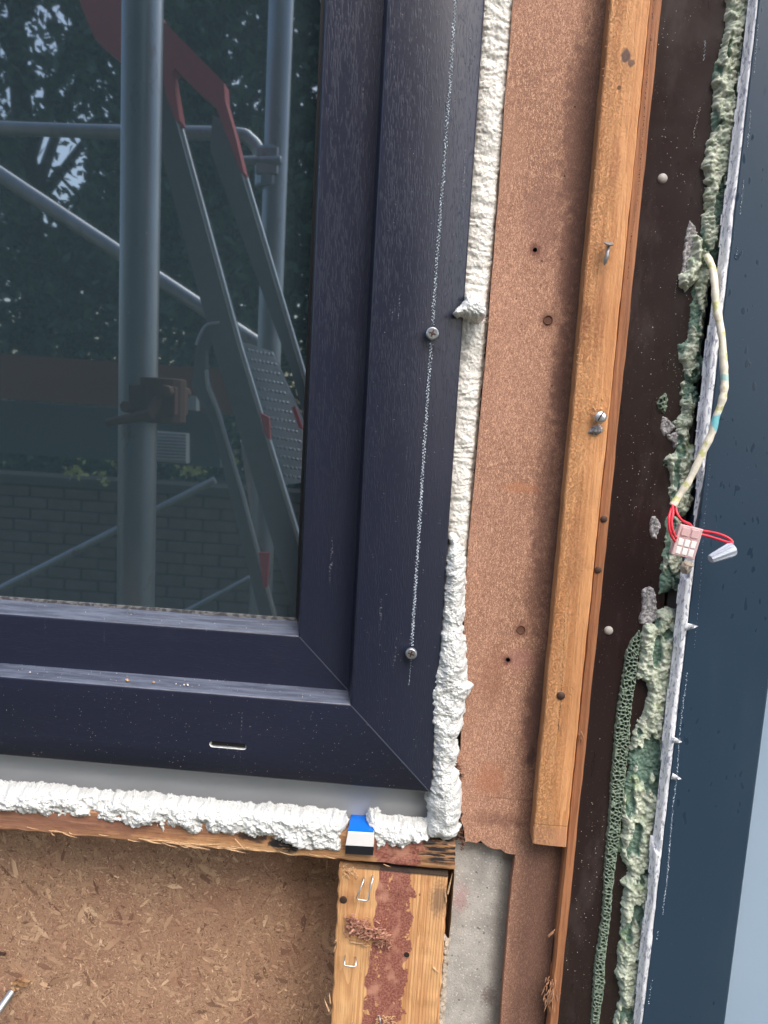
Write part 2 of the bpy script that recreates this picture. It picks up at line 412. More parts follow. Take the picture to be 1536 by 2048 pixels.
M['torn2'] = wood('frayed_lath_fibre', (.36, .19, .10), (.20, .09, .045), 'z')
M['red_splinter'] = wood('reddened_splinter', (.50, .27, .18), (.26, .09, .06), 'z')
def red_paint(m, c, mask):
    red = m.mix(m.smooth(m.noise(700, detail=3, rough=.7), .4, .62), (.20, .062, .042), (.36, .15, .11))
    red = m.mix(m.smooth(m.noise(90, detail=3), .5, .7), red, (.46, .22, .15))
    return m.mix(mask, c, red)
def stud_x(m, c, h):
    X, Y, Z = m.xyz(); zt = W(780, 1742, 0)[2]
    n1 = m.mth('MULTIPLY', m.mth('SUBTRACT', m.noise(95, detail=3, rough=.55), .5), .030)
    n2 = m.mth('MULTIPLY', m.mth('SUBTRACT', m.noise(55, m.map(loc=(3, 1, 2)), 2), .5), .012)
    c0 = W(800, 1780, 0)[0]; slope = (W(770, 2048, 0)[0]-c0)/(W(800, 1780, 0)[2]-W(770, 2048, 0)[2])
    dx = m.mth('SUBTRACT', X, m.mth('ADD', c0-.0025, m.mth('MULTIPLY', m.mth('SUBTRACT', W(800, 1780, 0)[2], Z), slope)))
    right = m.smooth(m.mth('ADD', dx, n1), .0125, .0118); leftm = m.smooth(m.mth('ADD', dx, n2), -.0142, -.0132)
    gl_ = m.mth('SINE', m.mth('MULTIPLY', m.mth('ADD', X, m.mth('MULTIPLY', m.noise(30, m.map(scale=(1, 1, .12)), 2), .012)), 2600))
    c = m.mix(m.mth('MULTIPLY', m.mth('MULTIPLY', m.smooth(gl_, .1, .95), m.smooth(dx, .004, .012)), .55), c, (.42, .15, .06))
    isl = m.smooth(m.noise(150, m.map(scale=(1, 1, .8)), 3, .6), .60, .63)
    pm = m.mth('MULTIPLY', m.mth('MULTIPLY', right, leftm), m.mth('SUBTRACT', 1, m.mth('MULTIPLY', isl, m.smooth(m.mth('ABSOLUTE', m.mth('SUBTRACT', dx, .002)), .004, .008))))
    c = red_paint(m, c, pm)
    c = m.mix(m.mth('MULTIPLY', m.ell(686, 1800, 0, .0026, .0028, .2, 300, .2), .9), c, (.03, .02, .018))
    c = m.mix(m.mth('MULTIPLY', m.ell(686, 1800, 0, .0065, .008, .3, 200, .5), .35), c, (.30, .13, .06))
    c = m.mix(m.mth('MULTIPLY', m.ell(878, 1800, 0, .006, .013, .6, 400, .5), .55), c, (.05, .045, .05))
    c = m.mix(m.mth('MULTIPLY', m.smooth(Z, zt-.0016, zt+.0002), .95), c, (.02, .017, .015))  # stud top blackened: shade under the overhanging rail put into the colour
    sp = m.smooth(m.noise(180, m.map(scale=(1, 1, .6)), 2), .745, .77)
    c = m.mix(m.mth('MULTIPLY', sp, .8), c, (.07, .03, .02))
    return c, h
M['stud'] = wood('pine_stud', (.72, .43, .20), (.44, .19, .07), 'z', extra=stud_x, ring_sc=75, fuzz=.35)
def rail_x(m, c, h):
    c = m.mix(m.mth('MULTIPLY', m.ell(60, 1640, 0, .09, .011, .5, 120, .6), .7), c, (.22, .10, .075))
    c = m.mix(m.mth('MULTIPLY', m.ell(320, 1655, 0, .06, .006, .8, 150, .5), .55), c, (.20, .085, .06))
    st = m.noise(500, m.map(scale=(.12, 1, 1)), 4, .6)
    blk = m.mth('MULTIPLY', m.ell(572, 1690, 0, .0125, .0085, .6, 160, .2), m.smooth(st, .36, .44))
    c = m.mix(blk, c, (.008, .008, .01))
    c = m.mix(m.mth('MULTIPLY', m.ell(505, 1675, 0, .012, .004, .8, 200, .3), .9), c, (.012, .010, .01))
    c = m.mix(m.mth('MULTIPLY', m.ell(900, 1700, 0, .036, .012, .6, 130, .35), m.smooth(st, .40, .56)), c, (.022, .016, .016))
    c = m.mix(m.mth('MULTIPLY', m.ell(440, 1700, 0, .055, .005, .6, 200, .4), .5), c, (.62, .40, .20))
    c = red_paint(m, c, m.ell(800, 1705, 0, .016, .024, .5, 140, .1))
    c = red_paint(m, c, m.mth('MULTIPLY', m.ell(745, 1690, 0, .012, .010, .5, 240, .3), .8))
    return c, h
M['rail'] = wood('weathered_rail', (.46, .255, .12), (.26, .115, .05), 'x', extra=rail_x, fuzz=.5)

m = Mat('red_brown_fibreboard')
n1 = m.noise(950, detail=3, rough=.8); n2 = m.noise(1150, m.map(rot=(.3, .6, .9), scale=(1, 1, .4)), 2, .6, 1.5); n3 = m.noise(1150, m.map(rot=(.3, -.9, .2), scale=(1, 1, .4)), 2, .6, 1.5); big = m.noise(14, m.map(scale=(1, 1, .5)), 4)
c = m.mix(m.smooth(big, .35, .65), (.27, .143, .096), (.40, .215, .150))
c = m.mix(m.mth('MULTIPLY', m.smooth(n1, .44, .62), .72), c, (.19, .080, .048))
c = m.mix(m.mth('MULTIPLY', m.smooth(n2, .55, .64), .85), c, (.68, .42, .28)); c = m.mix(m.mth('MULTIPLY', m.smooth(n3, .55, .64), .85), c, (.62, .36, .23))
for (x, y, rx, rz, col, a, am) in [(1135, 520, .007, .035, (.13, .058, .045), .6, .8), (1150, 250, .008, .05, (.13, .06, .045), .5, .8), (1120, 730, .006, .03, (.12, .055, .04), .6, .9), (1085, 1000, .006, .05, (.12, .055, .042), .55, .9), (1070, 1180, .007, .03, (.12, .055, .042), .5, .9), (1065, 1450, .007, .03, (.11, .05, .04), .6, .9), (1000, 1640, .018, .005, (.16, .07, .05), .5, .9), (1040, 975, .011, .0035, (.42, .16, .07), .5, .5), (1010, 300, .012, .03, (.42, .23, .15), .4, .9), (985, 1350, .008, .02, (.24, .10, .06), .4, .9), (1170, 560, .010, .05, (.10, .045, .035), .5, .7), (1165, 300, .012, .06, (.14, .07, .05), .5, .7), (1130, 1080, .009, .05, (.10, .05, .04), .5, .8),
                                   (1125, 800, .007, .03, (.09, .045, .035), .5, .8), (1085, 1400, .008, .04, (.11, .055, .045), .5, .8), (1090, 430, .013, .03, (.18, .085, .07), .35, .8),
                                   (1040, 1320, .010, .008, (.33, .15, .13), .5, .6), (1016, 1320, .003, .0035, (.10, .03, .025), .8, .4), (1070, 500, .0035, .004, (.13, .05, .035), .8, .4),
                                   (1096, 640, .005, .005, (.14, .06, .04), .7, .4), (1042, 1259, .005, .005, (.16, .065, .045), .5, .4), (980, 1560, .010, .012, (.36, .13, .06), .45, .6),
                                   (1050, 1600, .035, .0006, (.13, .055, .035), .4, .8), (1105, 1270, .003, .012, (.05, .025, .02), .8, .7), (1062, 1515, .003, .008, (.04, .022, .02), .8, .6)]:
    c = m.mix(m.mth('MULTIPLY', m.ell(x, y, .012, rx, rz, am, 180, .5), a), c, col)
sp = m.mth('MULTIPLY', m.smooth(m.vor(95), .10, .05), m.smooth(m.noise(16, m.map(loc=(.3, 0, 0), scale=(1, 1, .6)), 2), .5, .62)); c = m.mix(m.mth('MULTIPLY', sp, .8), c, (.06, .03, .025))
X = m.xyz()[0]; c = m.mix(m.mth('MULTIPLY', m.smooth(m.mth('ADD', X, m.mth('MULTIPLY', m.noise(40, m.map(scale=(1, 1, .3)), 3), .016)), .078, .100), .72), c, (.085, .042, .032))  # dark band along the batten: staining plus the batten's shade, painted together
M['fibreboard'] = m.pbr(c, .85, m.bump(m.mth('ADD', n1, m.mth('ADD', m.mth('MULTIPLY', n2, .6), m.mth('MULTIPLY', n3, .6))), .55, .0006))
m = Mat('torn_fibre_edge'); M['torn'] = m.pbr(m.mix(m.noise(600), (.07, .035, .025), (.22, .11, .07)), .9, m.bump(m.noise(900), .8, .001))

m = Mat('brown_enamel')
c = m.mix(m.noise(11, m.map(scale=(1, 1, .3)), 4), (.017, .010, .010), (.027, .017, .016))
c = m.mix(m.mth('MULTIPLY', m.smooth(m.noise(1300, detail=1), .74, .80), .6), c, (.30, .27, .25))
c = m.mix(m.mth('MULTIPLY', m.smooth(m.noise(120, m.map(scale=(1, 1, .3)), 3), .60, .7), .35), c, (.010, .005, .005))
scr = m.mth('MULTIPLY', m.smooth(m.noise(420, m.map(scale=(1, 1, .02), rot=(0, .12, 0)), 2), .70, .76), m.smooth(m.noise(25, detail=2), .52, .6)); c = m.mix(m.mth('MULTIPLY', scr, .4), c, (.22, .19, .18)); c = m.mix(m.mth('MULTIPLY', m.smooth(m.noise(34, m.map(scale=(1, 1, .35)), 5, .7), .48, .66), .3), c, (.075, .058, .055))
M['brown'] = m.pbr(c, m.mix(m.noise(60), (.13,)*3, (.30,)*3), m.bump(m.noise(140, detail=3), .12, .0006))
m = Mat('weathered_cement')
c = m.mix(m.smooth(m.noise(45, detail=6, rough=.65), .35, .65), (.36, .35, .33), (.50, .49, .46)); c = m.mix(m.smooth(m.vor(330), .26, .12), c, (.66, .65, .62)); c = m.mix(m.mth('MULTIPLY', m.smooth(m.noise(700), .58, .7), .5), c, (.17, .165, .16))
c = m.mix(m.mth('MULTIPLY', m.ell(922, 1795, .024, .005, .011, .8, 260, .5), .4), c, (.42, .18, .20))
c = m.mix(m.mth('MULTIPLY', m.ell(978, 1990, .024, .006, .007, 1.2, 500, .4), .5), c, (.10, .05, .05))
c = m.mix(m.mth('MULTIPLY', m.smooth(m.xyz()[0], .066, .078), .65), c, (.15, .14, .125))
c = m.mix(m.mth('MULTIPLY', m.smooth(m.noise(240, detail=4), .66, .72), .7), c, (.05, .045, .045))
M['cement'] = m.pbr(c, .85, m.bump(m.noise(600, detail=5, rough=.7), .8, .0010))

def green(name, deep):
    m = Mat(name); t = m.attr('tone'); n = m.noise(420, detail=5, rough=.65); nb = m.noise(90, detail=3)
    pale = m.mix(nb, (.40, .46, .36), (.61, .63, .53)); pale = m.mix(m.smooth(n, .45, .66), pale, (.25, .34, .24))
    dp = m.mix(n, (.05, .13, .105), (.24, .34, .27))
    c = m.mix(m.smooth(m.mth('ADD', t, m.mth('MULTIPLY', m.mth('SUBTRACT', n, .5), .7)), .35, .6), pale, dp)
    c = m.mix(m.mth('MULTIPLY', m.smooth(m.noise(60, m.map(loc=(4, 0, 0))), .60, .7), .45), c, (.36, .46, .20))
    if deep: c = m.mix(.5, c, (.10, .23, .19))
    return m.pbr(c, .8, m.bump(m.noise(900, detail=4, rough=.7), .7, .0008))
M['green'] = green('green_foam_crust', 0)
m = Mat('porous_green_foam'); t = m.attr('tone'); n = m.noise(500)
M['porous'] = m.pbr(m.mix(m.smooth(t, .35, .75), m.mix(n, (.12, .17, .125), (.21, .27, .205)), (.015, .028, .022)), .8, m.bump(m.noise(1200), .5, .0005))
m = Mat('grey_glue'); c = m.mix(m.smooth(m.noise(500, detail=5, rough=.7), .40, .6), (.12, .115, .12), (.42, .41, .42)); M['glue'] = m.pbr(c, .6, m.bump(m.noise(700, detail=4), .8, .0007))
m = Mat('silicone_film')
n = m.smooth(m.noise(520, m.map(scale=(1, 1, .35)), 4, .6, .8), .50, .62)
c = m.mix(n, (.84, .86, .89), (.34, .36, .45)); c = m.mix(m.smooth(m.noise(1500, detail=2), .62, .7), c, (.80, .82, .85))
M['silicone'] = m.pbr(c, .35, m.bump(m.noise(700, m.map(scale=(1, 1, .4)), 3), .4, .0005))
m = Mat('navy_metal')
c = m.mix(m.noise(5), (.017, .037, .066), (.023, .047, .078))
c = m.mix(m.mth('MULTIPLY', m.smooth(m.noise(1400, detail=1), .78, .82), .7), c, (.35, .4, .45))
wet = m.smooth(m.noise(260, m.map(scale=(1, 1, .35)), 1), .66, .70); wet = m.mth('MULTIPLY', wet, m.smooth(m.noise(8, detail=1), .4, .6)); sm = m.smooth(m.noise(13, m.map(scale=(1, 1, .25), rot=(0, .2, 0)), 6, .65), .5, .72); c = m.mix(m.mth('MULTIPLY', sm, .25), c, (.05, .075, .10)); c = m.mix(m.mth('MULTIPLY', wet, .3), c, (.008, .018, .034))
M['navy'] = m.pbr(c, m.mix(m.mth('MULTIPLY', wet, 1), (.34,)*3, (.12,)*3), m.bump(wet, .12, .0005))
m = Mat('pale_blue_sheet'); M['pale_blue'] = m.pbr(m.mix(m.noise(7), (.25, .35, .46), (.31, .41, .52)), .3)
m = Mat('chip_base'); n = m.noise(500, detail=4, rough=.7)
c = m.mix(m.smooth(n, .35, .65), (.32, .19, .12), (.48, .30, .195)); c = m.mix(m.smooth(m.noise(30, detail=3), .4, .7), c, m.mix(.5, c, (.30, .15, .10)))
M['chip_base'] = m.pbr(c, .85, m.bump(n, .8, .001))
m = Mat('wood_chip'); t = m.attr('tone'); c = m.ramp(t, [(0, (.20, .11, .07)), (.25, (.40, .245, .15)), (.6, (.48, .305, .188)), (.9, (.57, .38, .24)), (1, (.68, .48, .31))])
c = m.mix(m.mth('MULTIPLY', m.smooth(m.noise(26, detail=3), .42, .62), .28), c, (.30, .13, .09))
M['chip'] = m.pbr(c, .8, m.bump(m.noise(1500), .4, .0003))
M['weld'] = flat('pale_weld', (.075, .09, .12), .5)
M['zinc'] = flat('zinc_steel', (.52, .54, .56), .32, Metallic=.9); M['dull_steel'] = flat('dull_nail_steel', (.34, .33, .32), .45, Metallic=.8)
M['rust'] = flat('rusted_steel', (.12, .05, .03), .8); M['rivet'] = flat('painted_rivet', (.33, .31, .29), .5); M['rust_dark'] = flat('dark_nail', (.07, .04, .03), .6, Metallic=.4)
M['hole'] = flat('hole_wall', (.02, .012, .01), .9)
M['blue_plastic'] = flat('blue_plastic', (.0, .16, .72), .3); M['white_plastic'] = flat('white_plastic', (.78, .79, .78), .35); M['black_plastic'] = flat('black_plastic', (.012, .014, .018), .35)
M['chalk'] = flat('chalk', (.70, .80, .90), .9); M['crumb'] = flat('pale_crumbs', (.66, .62, .55), .9); M['wood_crumb'] = flat('wood_crumbs', (.55, .33, .14), .9)
m = Mat('cable_sheath'); c = m.mix(m.noise(120), (.62, .58, .47), (.72, .69, .58)); c = m.mix(m.mth('MULTIPLY', m.smooth(m.noise(170, detail=3), .55, .64), .8), c, (.42, .44, .12)); c = m.mix(m.mth('MULTIPLY', m.ell(1432, 845, -.02, .004, .0055, .4, 300, .2), .9), c, (.10, .45, .52)); c = m.mix(m.mth('MULTIPLY', m.ell(1449, 756, -.02, .004, .002, .5, 300, .2), .7), c, (.2, .5, .5))
M['sheath'] = m.pbr(c, .5, m.bump(m.noise(500), .5, .0005))
M['red_wire'] = flat('red_insulation', (.72, .035, .06), .35)
m = Mat('clear_pink_plastic'); M['clear_pink'] = m.pbr((.90, .66, .66), .15, None, Transmission_Weight=.45, IOR=1.3)
M['nut'] = flat('grey_nut_plastic', (.34, .38, .45), .4)
m = Mat('plaster'); M['plaster'] = m.pbr(m.mix(m.noise(500, detail=5), (.28, .23, .18), (.52, .46, .38)), .9, m.bump(m.noise(700, detail=4), .9, .001))
m = Mat('dark_cavity'); M['cavity'] = m.pbr((.02, .018, .017), .9)
M['grey_tape'] = flat('grey_foam_tape', (.11, .105, .10), .9)
m = Mat('painted_wall'); M['wall'] = m.pbr(m.mix(m.noise(3), (.33, .31, .29), (.40, .38, .36)), .9, m.bump(m.noise(200), .3, .002))

# ------------------------------------------------------------------ setting
Z0 = 1.5
mb = MB(); mb.add([(-60, -60, 0), (60, -60, 0), (60, 60, 0), (-60, 60, 0)], [(0, 1, 2, 3)])
m = Mat('garden_ground'); gm = m.pbr(m.mix(m.noise(.7, detail=6), (.05, .07, .03), (.14, .12, .09)), .95, m.bump(m.noise(20), .5, .02))
tag(mb.build('ground', gm), kind='structure')
# cavity wall behind everything, split round the window opening
mb = MB()
for x0, x1, z0, z1 in [(-3, -1.30, 0, 3), (-1.30, .26, 2.8, 3), (.26, 3, 0, 3), (-1.30, .26, 0, .55)]:
    mb.box(((x0+x1)/2, .16, (z0+z1)/2), ((x1-x0)/2, .04, (z1-z0)/2))
tag(mb.build('wall', M['wall']), kind='structure')
mb = MB(); mb.box((-.5, .150, 1.55), (.79, .01, 1.25)); tag(mb.build('cavity_lining', M['cavity']), kind='structure')

# ------------------------------------------------------------------ window
win = empty('window', (-.45, .03, Z0-.29), 'dark blue grey woodgrain window with mitred corner, reflecting scaffolding and a ladder', 'window')
XR, XL, ZB, ZT = .0145, -1.0, Z0-.2668, Z0+.95          # outer edges of the frame
def member(name, side, prof, mat, x0, x1, z0, z1, parent=win, gap=.0006):
    """prof: (inset from the outer edge, y); a mitred bar on one side of the rectangle"""
    pts = []
    for t, y in prof:
        if side == 'b': pts.append(((x0+t+gap, y, z0+t), (x1-t-gap, y, z0+t)))
        if side == 't': pts.append(((x0+t+gap, y, z1-t), (x1-t-gap, y, z1-t)))
        if side == 'r': pts.append(((x1-t, y, z0+t+gap), (x1-t, y, z1-t-gap)))
        if side == 'l': pts.append(((x0+t, y, z0+t+gap), (x0+t, y, z1-t-gap)))
    n = len(pts); v = [p[0] for p in pts]+[p[1] for p in pts]
    f = [(i, (i+1) % n, n+(i+1) % n, n+i) for i in range(n)]+[tuple(range(n)), tuple(range(n, 2*n))[::-1]]
    o = mesh_obj(name, v, f, mat, parent); auto_smooth(o, 50); return o
def arc(cx_, cy_, r, a0, a1, n=4): return [(cx_+r*math.cos(R(a0+(a1-a0)*k/n)), cy_+r*math.sin(R(a0+(a1-a0)*k/n))) for k in range(n+1)]
FW = .0612                                              # face width of the frame
fprof = [(0, .06), (0, .0015)]+[(.0004, .0005), (.0012, 0)]+[(FW-.0022, 0), (FW-.001, .0003), (FW-.0002, .0012), (FW, .0022)]+[(FW+.0045, .0215), (FW+.0045, .06)]
SX1 = XR-FW-.0005; SX0 = XL+FW+.0005; SZ0 = ZB+FW+.0005; SZ1 = ZT-FW-.0005; SW = .0415; SY = .017
sprof = [(.001, .055), (.001, SY+.001), (.0018, SY)]+[(SW-.0022, SY), (SW-.001, SY+.0003), (SW-.0002, SY+.0012), (SW, SY+.0022)]+[(SW+.0045, YG-.0008), (SW+.0045, .055)]
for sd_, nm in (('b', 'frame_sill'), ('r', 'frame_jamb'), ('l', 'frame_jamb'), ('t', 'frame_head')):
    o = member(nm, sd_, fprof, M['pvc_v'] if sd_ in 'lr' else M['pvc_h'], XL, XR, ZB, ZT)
    if sd_ == 'b':                                      # drainage slot cut into the sill
        a = W(425, 1488, 0); b = W(487, 1494, 0); zc = (a[2]+b[2])/2; pts = []
        for k in range(9): an = math.pi/2+math.pi*k/8; pts.append((a[0]+.0023*math.cos(an), zc+.0023*math.sin(an)))
        for k in range(9): an = -math.pi/2+math.pi*k/8; pts.append((b[0]+.0023*math.cos(an), zc+.0023*math.sin(an)))
        mb = MB(); n = len(pts); mb.add([(x, -.01, z) for x, z in pts]+[(x, .003, z) for x, z in pts], [tuple(range(n)), tuple(range(n, 2*n))[::-1]]+[(i, (i+1) % n, n+(i+1) % n, n+i) for i in range(n)])
        cut = mb.build('cutter', M['white_plastic'], win); bm = bmesh.new(); bm.from_mesh(cut.data); bmesh.ops.recalc_face_normals(bm, faces=bm.faces); bm.to_mesh(cut.data); bm.free()
        o.data.materials.append(M['white_plastic'])
        md = o.modifiers.new('b', 'BOOLEAN'); md.object = cut; md.operation = 'DIFFERENCE'; md.solver = 'EXACT'; md.material_mode = 'TRANSFER'
        bpy.context.view_layer.update(); dg = bpy.context.evaluated_depsgraph_get(); nm_ = bpy.data.meshes.new_from_object(o.evaluated_get(dg)); o.modifiers.clear(); o.data = nm_
        bpy.data.objects.remove(cut)
        mb = MB(); mb.box(((a[0]+b[0])/2, .0016, zc+.0008), (.0122, .0008, .0017)); mb.build('slot_shadow_plate', M['black'], win).name = 'drain_slot_shade'  # black plate standing in for the shade inside the slot
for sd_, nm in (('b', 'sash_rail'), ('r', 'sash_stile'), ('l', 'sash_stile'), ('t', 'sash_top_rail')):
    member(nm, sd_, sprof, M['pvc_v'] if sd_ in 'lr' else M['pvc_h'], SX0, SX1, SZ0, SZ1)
# rubber seals: one round the sash, one round the glass
def seal(name, inset, y0, y1, wd, mat, X0, X1, Zb, Zt):
    mb = MB(); mv = MB()
    a, b, c, d = X0+inset, X1-inset, Zb+inset, Zt-inset; ym = (y0+y1)/2; hy = (y1-y0)/2
    mb.box(((a+b)/2, ym, c), ((b-a)/2, hy, wd)); mb.box(((a+b)/2, ym, d), ((b-a)/2, hy, wd))
    mv.box((b, ym, (c+d)/2), (wd, hy, (d-c)/2-wd)); mv.box((a, ym, (c+d)/2), (wd, hy, (d-c)/2-wd)); mv.build(name, M['black'], win); return mb.build(name, mat, win)
seal('glazing_seal', SW+.0050, YG-.0016, YG+.003, .0014, M['gasket'], SX0, SX1, SZ0, SZ1)
seal('frame_seal', FW+.0008, SY-.0045, SY+.006, .0013, M['gasket'], XL, XR, ZB, ZT)
gx0, gx1, gz0, gz1 = SX0+SW, SX1-SW, SZ0+SW, SZ1-SW
mb = MB(); mb.box(((gx0+gx1)/2, YG+.012, (gz0+gz1)/2), ((gx1-gx0)/2+.004, .012, (gz1-gz0)/2+.004)); mb.build('glass_pane', M['glass'], win)
mb = MB(); mb.box(((XL+XR)/2, .036, ZB-.020), ((XR-XL)/2-.001, .018, .020)); o = mb.build('sill_extension', M['pale_pvc'], win)
for (x, z, y, ww) in [(XR, ZB, -.0003, FW-.001), (SX1-.001, SZ0+.001, SY-.0003, SW-.002)]:
    mb = MB(); c = Vector((x-ww/2, y+.0006, z+ww/2)); mb.box(c, (ww*.7071-.0005, .0005, .00022), Matrix.Rotation(R(45), 3, 'Y')); mb.build('mitre_weld', M['weld'], win)
# chalk line and screws
flecks('chalk_line', [(922, -190), (911, 0), (894, 250), (868, 604), (866, 650)], -.0001, .0013, 4600, .0011, M['chalk'], win, seed=1, gaps=.42)
flecks('chalk_line', [(863, 685), (857, 760), (824, 1285), (824, 1292)], -.0001, .0014, 5200, .0011, M['chalk'], win, seed=2, gaps=.35)
flecks('chalk_line', [(822, 1320), (818, 1370)], -.0001, .0005, 1900, .0006, M['chalk'], win, seed=3, gaps=.4)
def pan_screw(px, py, tilt, parent, r=.0043, y=0):
    c = Vector(W(px, py, y-.003)); ax = Vector((tilt[0], -1, tilt[1])).normalized(); mb = MB()
    mb.lathe(c+ax*-.003, ax, [(0, .0018), (.0022, .0019), (.0025, r*.80), (.0032, r*.98), (.0045, r), (.0055, r*.93), (.0060, r*.78), (.0060, r*.62)], 28)
    o = mb.build('screw', M['zinc'], parent, True); auto_smooth(o, 35)
    cr = MB(); up = ax.orthogonal().normalized(); rt = ax.cross(up); q = Matrix((up, rt, ax)).transposed() @ Matrix.Rotation(.5, 3, 'Z')
    cr.box(c+ax*.0030, (r*.52, r*.11, .00018), q); cr.box(c+ax*.0031, (r*.11, r*.52, .00018), q); cr.lathe(c+ax*.0028, ax, [(0, r*.24), (.00045, r*.24)], 12)
    cr.build('cross_recess', M['rust_dark'], o)
    return o
pan_screw(864.5, 668, (.05, .04), win); pan_screw(822.5, 1306, (-.02, .06), win, .0041)
# crumbs and drips
pts = []
for k in range(230):
    x = rng.uniform(-.9, -.06); y_ = rng.uniform(.003, .019); pts.append((x, y_, ZB+FW+.0002+y_*.235+.0002))
for k in range(130):
    x = rng.uniform(-.9, -.10); y_ = rng.uniform(SY+.003, YG-.003); pts.append((x, y_, SZ0+SW+(y_-SY)*.2))
specks('crumbs', pts, None, .00042, M['crumb'], win, 3)
pts = []
for k in range(520):
    if k % 3: 
        x = rng.uniform(-.32, .012); z = rng.uniform(ZB+.002, ZB+FW-.003)
    else: x = rng.uniform(-.043, .012); z = rng.uniform(ZB, Z0+.3)
    pts.append((x, -.00005, z))
specks('dust_specks', pts, None, .00022, M['crumb'], win, 4)
for (px, py, s_) in [(255, 1364, .0013), (307, 1370, .0012), (352, 1375, .0009), (368, 1376, .0011), (375, 1372, .0008), (60, 1347, .0010)]:
    p = W(px, py, .006); specks('crumb', [(p[0], .006, ZB+FW+.0025)], None, s_*1.3, M['wood_crumb'] if s_ > .00115 else M['crumb'], win, px)

# ------------------------------------------------------------------ foam
def foam_h(H, Wd, cell, amp, seed, rib=0, base=0):
    def f(P, sd):
        s = np.clip(sd/Wd, 0, 1); dome = np.sqrt(np.clip(1-(1-s)**2, 0, 1))
        f1, f2 = worley(P[..., :3]*np.array([1, 1, 0])/cell+fbm(P*180, 2, seed)[..., None]*.35, seed)
        n = fbm(P*140, 3, seed+1); n2 = fbm(P*480, 3, seed+2); n3 = fbm(P*1100, 2, seed+5)
        rd = 1-np.abs(fbm(P*210+fbm(P*90, 2, seed+11)[..., None]*.6, 3, seed+6))
        h = base+H*dome*(1+.22*fbm(P*45, 2, seed+12))+amp*.45*(1.0-f1*1.3)*s**.4+amp*.9*n*s**.3+amp*.75*(rd-.6)+amp*.30*n2+amp*.22*n3
        if rib:
            z = P[..., 1]+.0022*fbm(P*120, 3, seed+9); ph = z/.0063+1.4*fbm(P*np.array([30, 60, 1]), 2, seed+8); rr_ = np.abs(np.sin(ph*math.pi))
            h = h+rib*(rr_-.5)+rib*.5*np.sin(z/.0019+3*fbm(P*70, 2, seed+3))
        return h
    return f
FB = .014
ysm = lambda px, py: (px, py)
fo = relief('expanding_foam', [(1010, -520), (1068, -520), (1042, -100), (1030, 0), (1003, 300), (980, 560), (972, 632), (915, 640), (925, 500), (945, 300), (965, 0), (975, -100)], FB+.004, .00055,
            foam_h(.0050, .009, .006, .0005, 1, rib=.0005), M['foam_rib'], rag=.0006)
tag(fo, 'long ribbed strip of cream foam between window frame and brown board, above the blob', 'foam')
fo = relief('expanding_foam', [(915, 640), (974, 636), (960, 780), (945, 950), (937, 1100), (930, 1180), (922, 1230), (885, 1230), (885, 1100), (895, 900), (905, 780)], FB+.004, .00055,
            foam_h(.0046, .009, .006, .0005, 2, rib=.0005), M['foam_rib'], rag=.0006)
tag(fo, 'ribbed strip of cream foam between frame and board, below the blob', 'foam')
fo = relief('foam_blob', [(907, 628), (912, 617), (921, 610), (930, 600), (931, 588), (940, 597), (955, 596), (968, 604), (973, 622), (968, 633), (954, 640), (938, 638), (927, 634), (914, 636)], -.0015, .0004,
            lambda P, sd: .0075*np.sqrt(np.clip(1-(1-np.clip(sd/.0045, 0, 1))**2, 0, 1))+.0009*fbm(P*330, 4, 6), M['foam'], rag=.0004, ragf=400, sink=.016, side=.0012)
tag(fo, 'small torn blob of white foam poking out over the window frame', 'foam')
fo = relief('expanding_foam', [(640+a/3.79, 1180+b/3.79) for a, b in [(985, -420), (950, -260), (936, -100), (932, 0), (918, 200), (903, 330), (900, 400), (893, 540), (845, 640), (834, 720), (835, 900), (842, 1060), (835, 1200), (850, 1280), (846, 1400), (825, 1480), (840, 1520),
            (930, 1560), (1000, 1510), (1060, 1560), (1055, 1460), (1045, 1390), (1000, 1350), (1020, 1310), (1045, 1220), (1030, 1120), (1070, 1040), (1075, 960), (1095, 900), (1080, 830), (1110, 800), (1150, 725), (1115, 690), (1105, 640), (1100, 450), (1078, 280), (1085, 100), (1092, -100), (1080, -300), (1030, -420)]], .008, .00045,
            foam_h(.0115, .010, .0060, .0013, 3), M['foam'], rag=.0009, ragf=300)
tag(fo, 'bulging craggy white foam squeezed out beside the lower corner of the window frame', 'foam')
fo = relief('foam_blob', [(640+a/3.79, 1180+b/3.79) for a, b in [(850, 1465), (822, 1480), (820, 1520), (803, 1555), (812, 1620), (830, 1680), (812, 1760), (825, 1840), (900, 1850), (930, 1880), (975, 1868), (1040, 1830), (1060, 1780), (1042, 1750), (1062, 1700), (1066, 1620), (1070, 1540), (1050, 1440), (1000, 1400), (930, 1420)]], .010, .00045,
            lambda P, sd: foam_h(.0165, .011, .008, .0011, 4)(P, sd)*.75+.004*np.sqrt(np.clip(sd/.01, 0, 1))*(1-np.abs(fbm(P*70, 2, 5))), M['foam'], rag=.0008, ragf=260)
tag(fo, 'smooth rounded lump of white foam under the corner of the window frame', 'foam')
fo = relief('expanding_foam', [(640+a/3.79, 1180+b/3.79) for a, b in [(372, 1700), (385, 1665), (430, 1672), (455, 1700), (500, 1712), (600, 1728), (700, 1738), (822, 1742), (832, 1850), (800, 1852), (760, 1868), (700, 1885), (640, 1905), (580, 1912), (510, 1900), (470, 1925), (438, 1948), (418, 1940), (402, 1870), (398, 1800), (362, 1740)]], .012, .00045,
            foam_h(.0125, .008, .0060, .0021, 6), M['foam'], rag=.0010, ragf=300)
tag(fo, 'short strip of white foam between blue packer and the frame corner', 'foam')
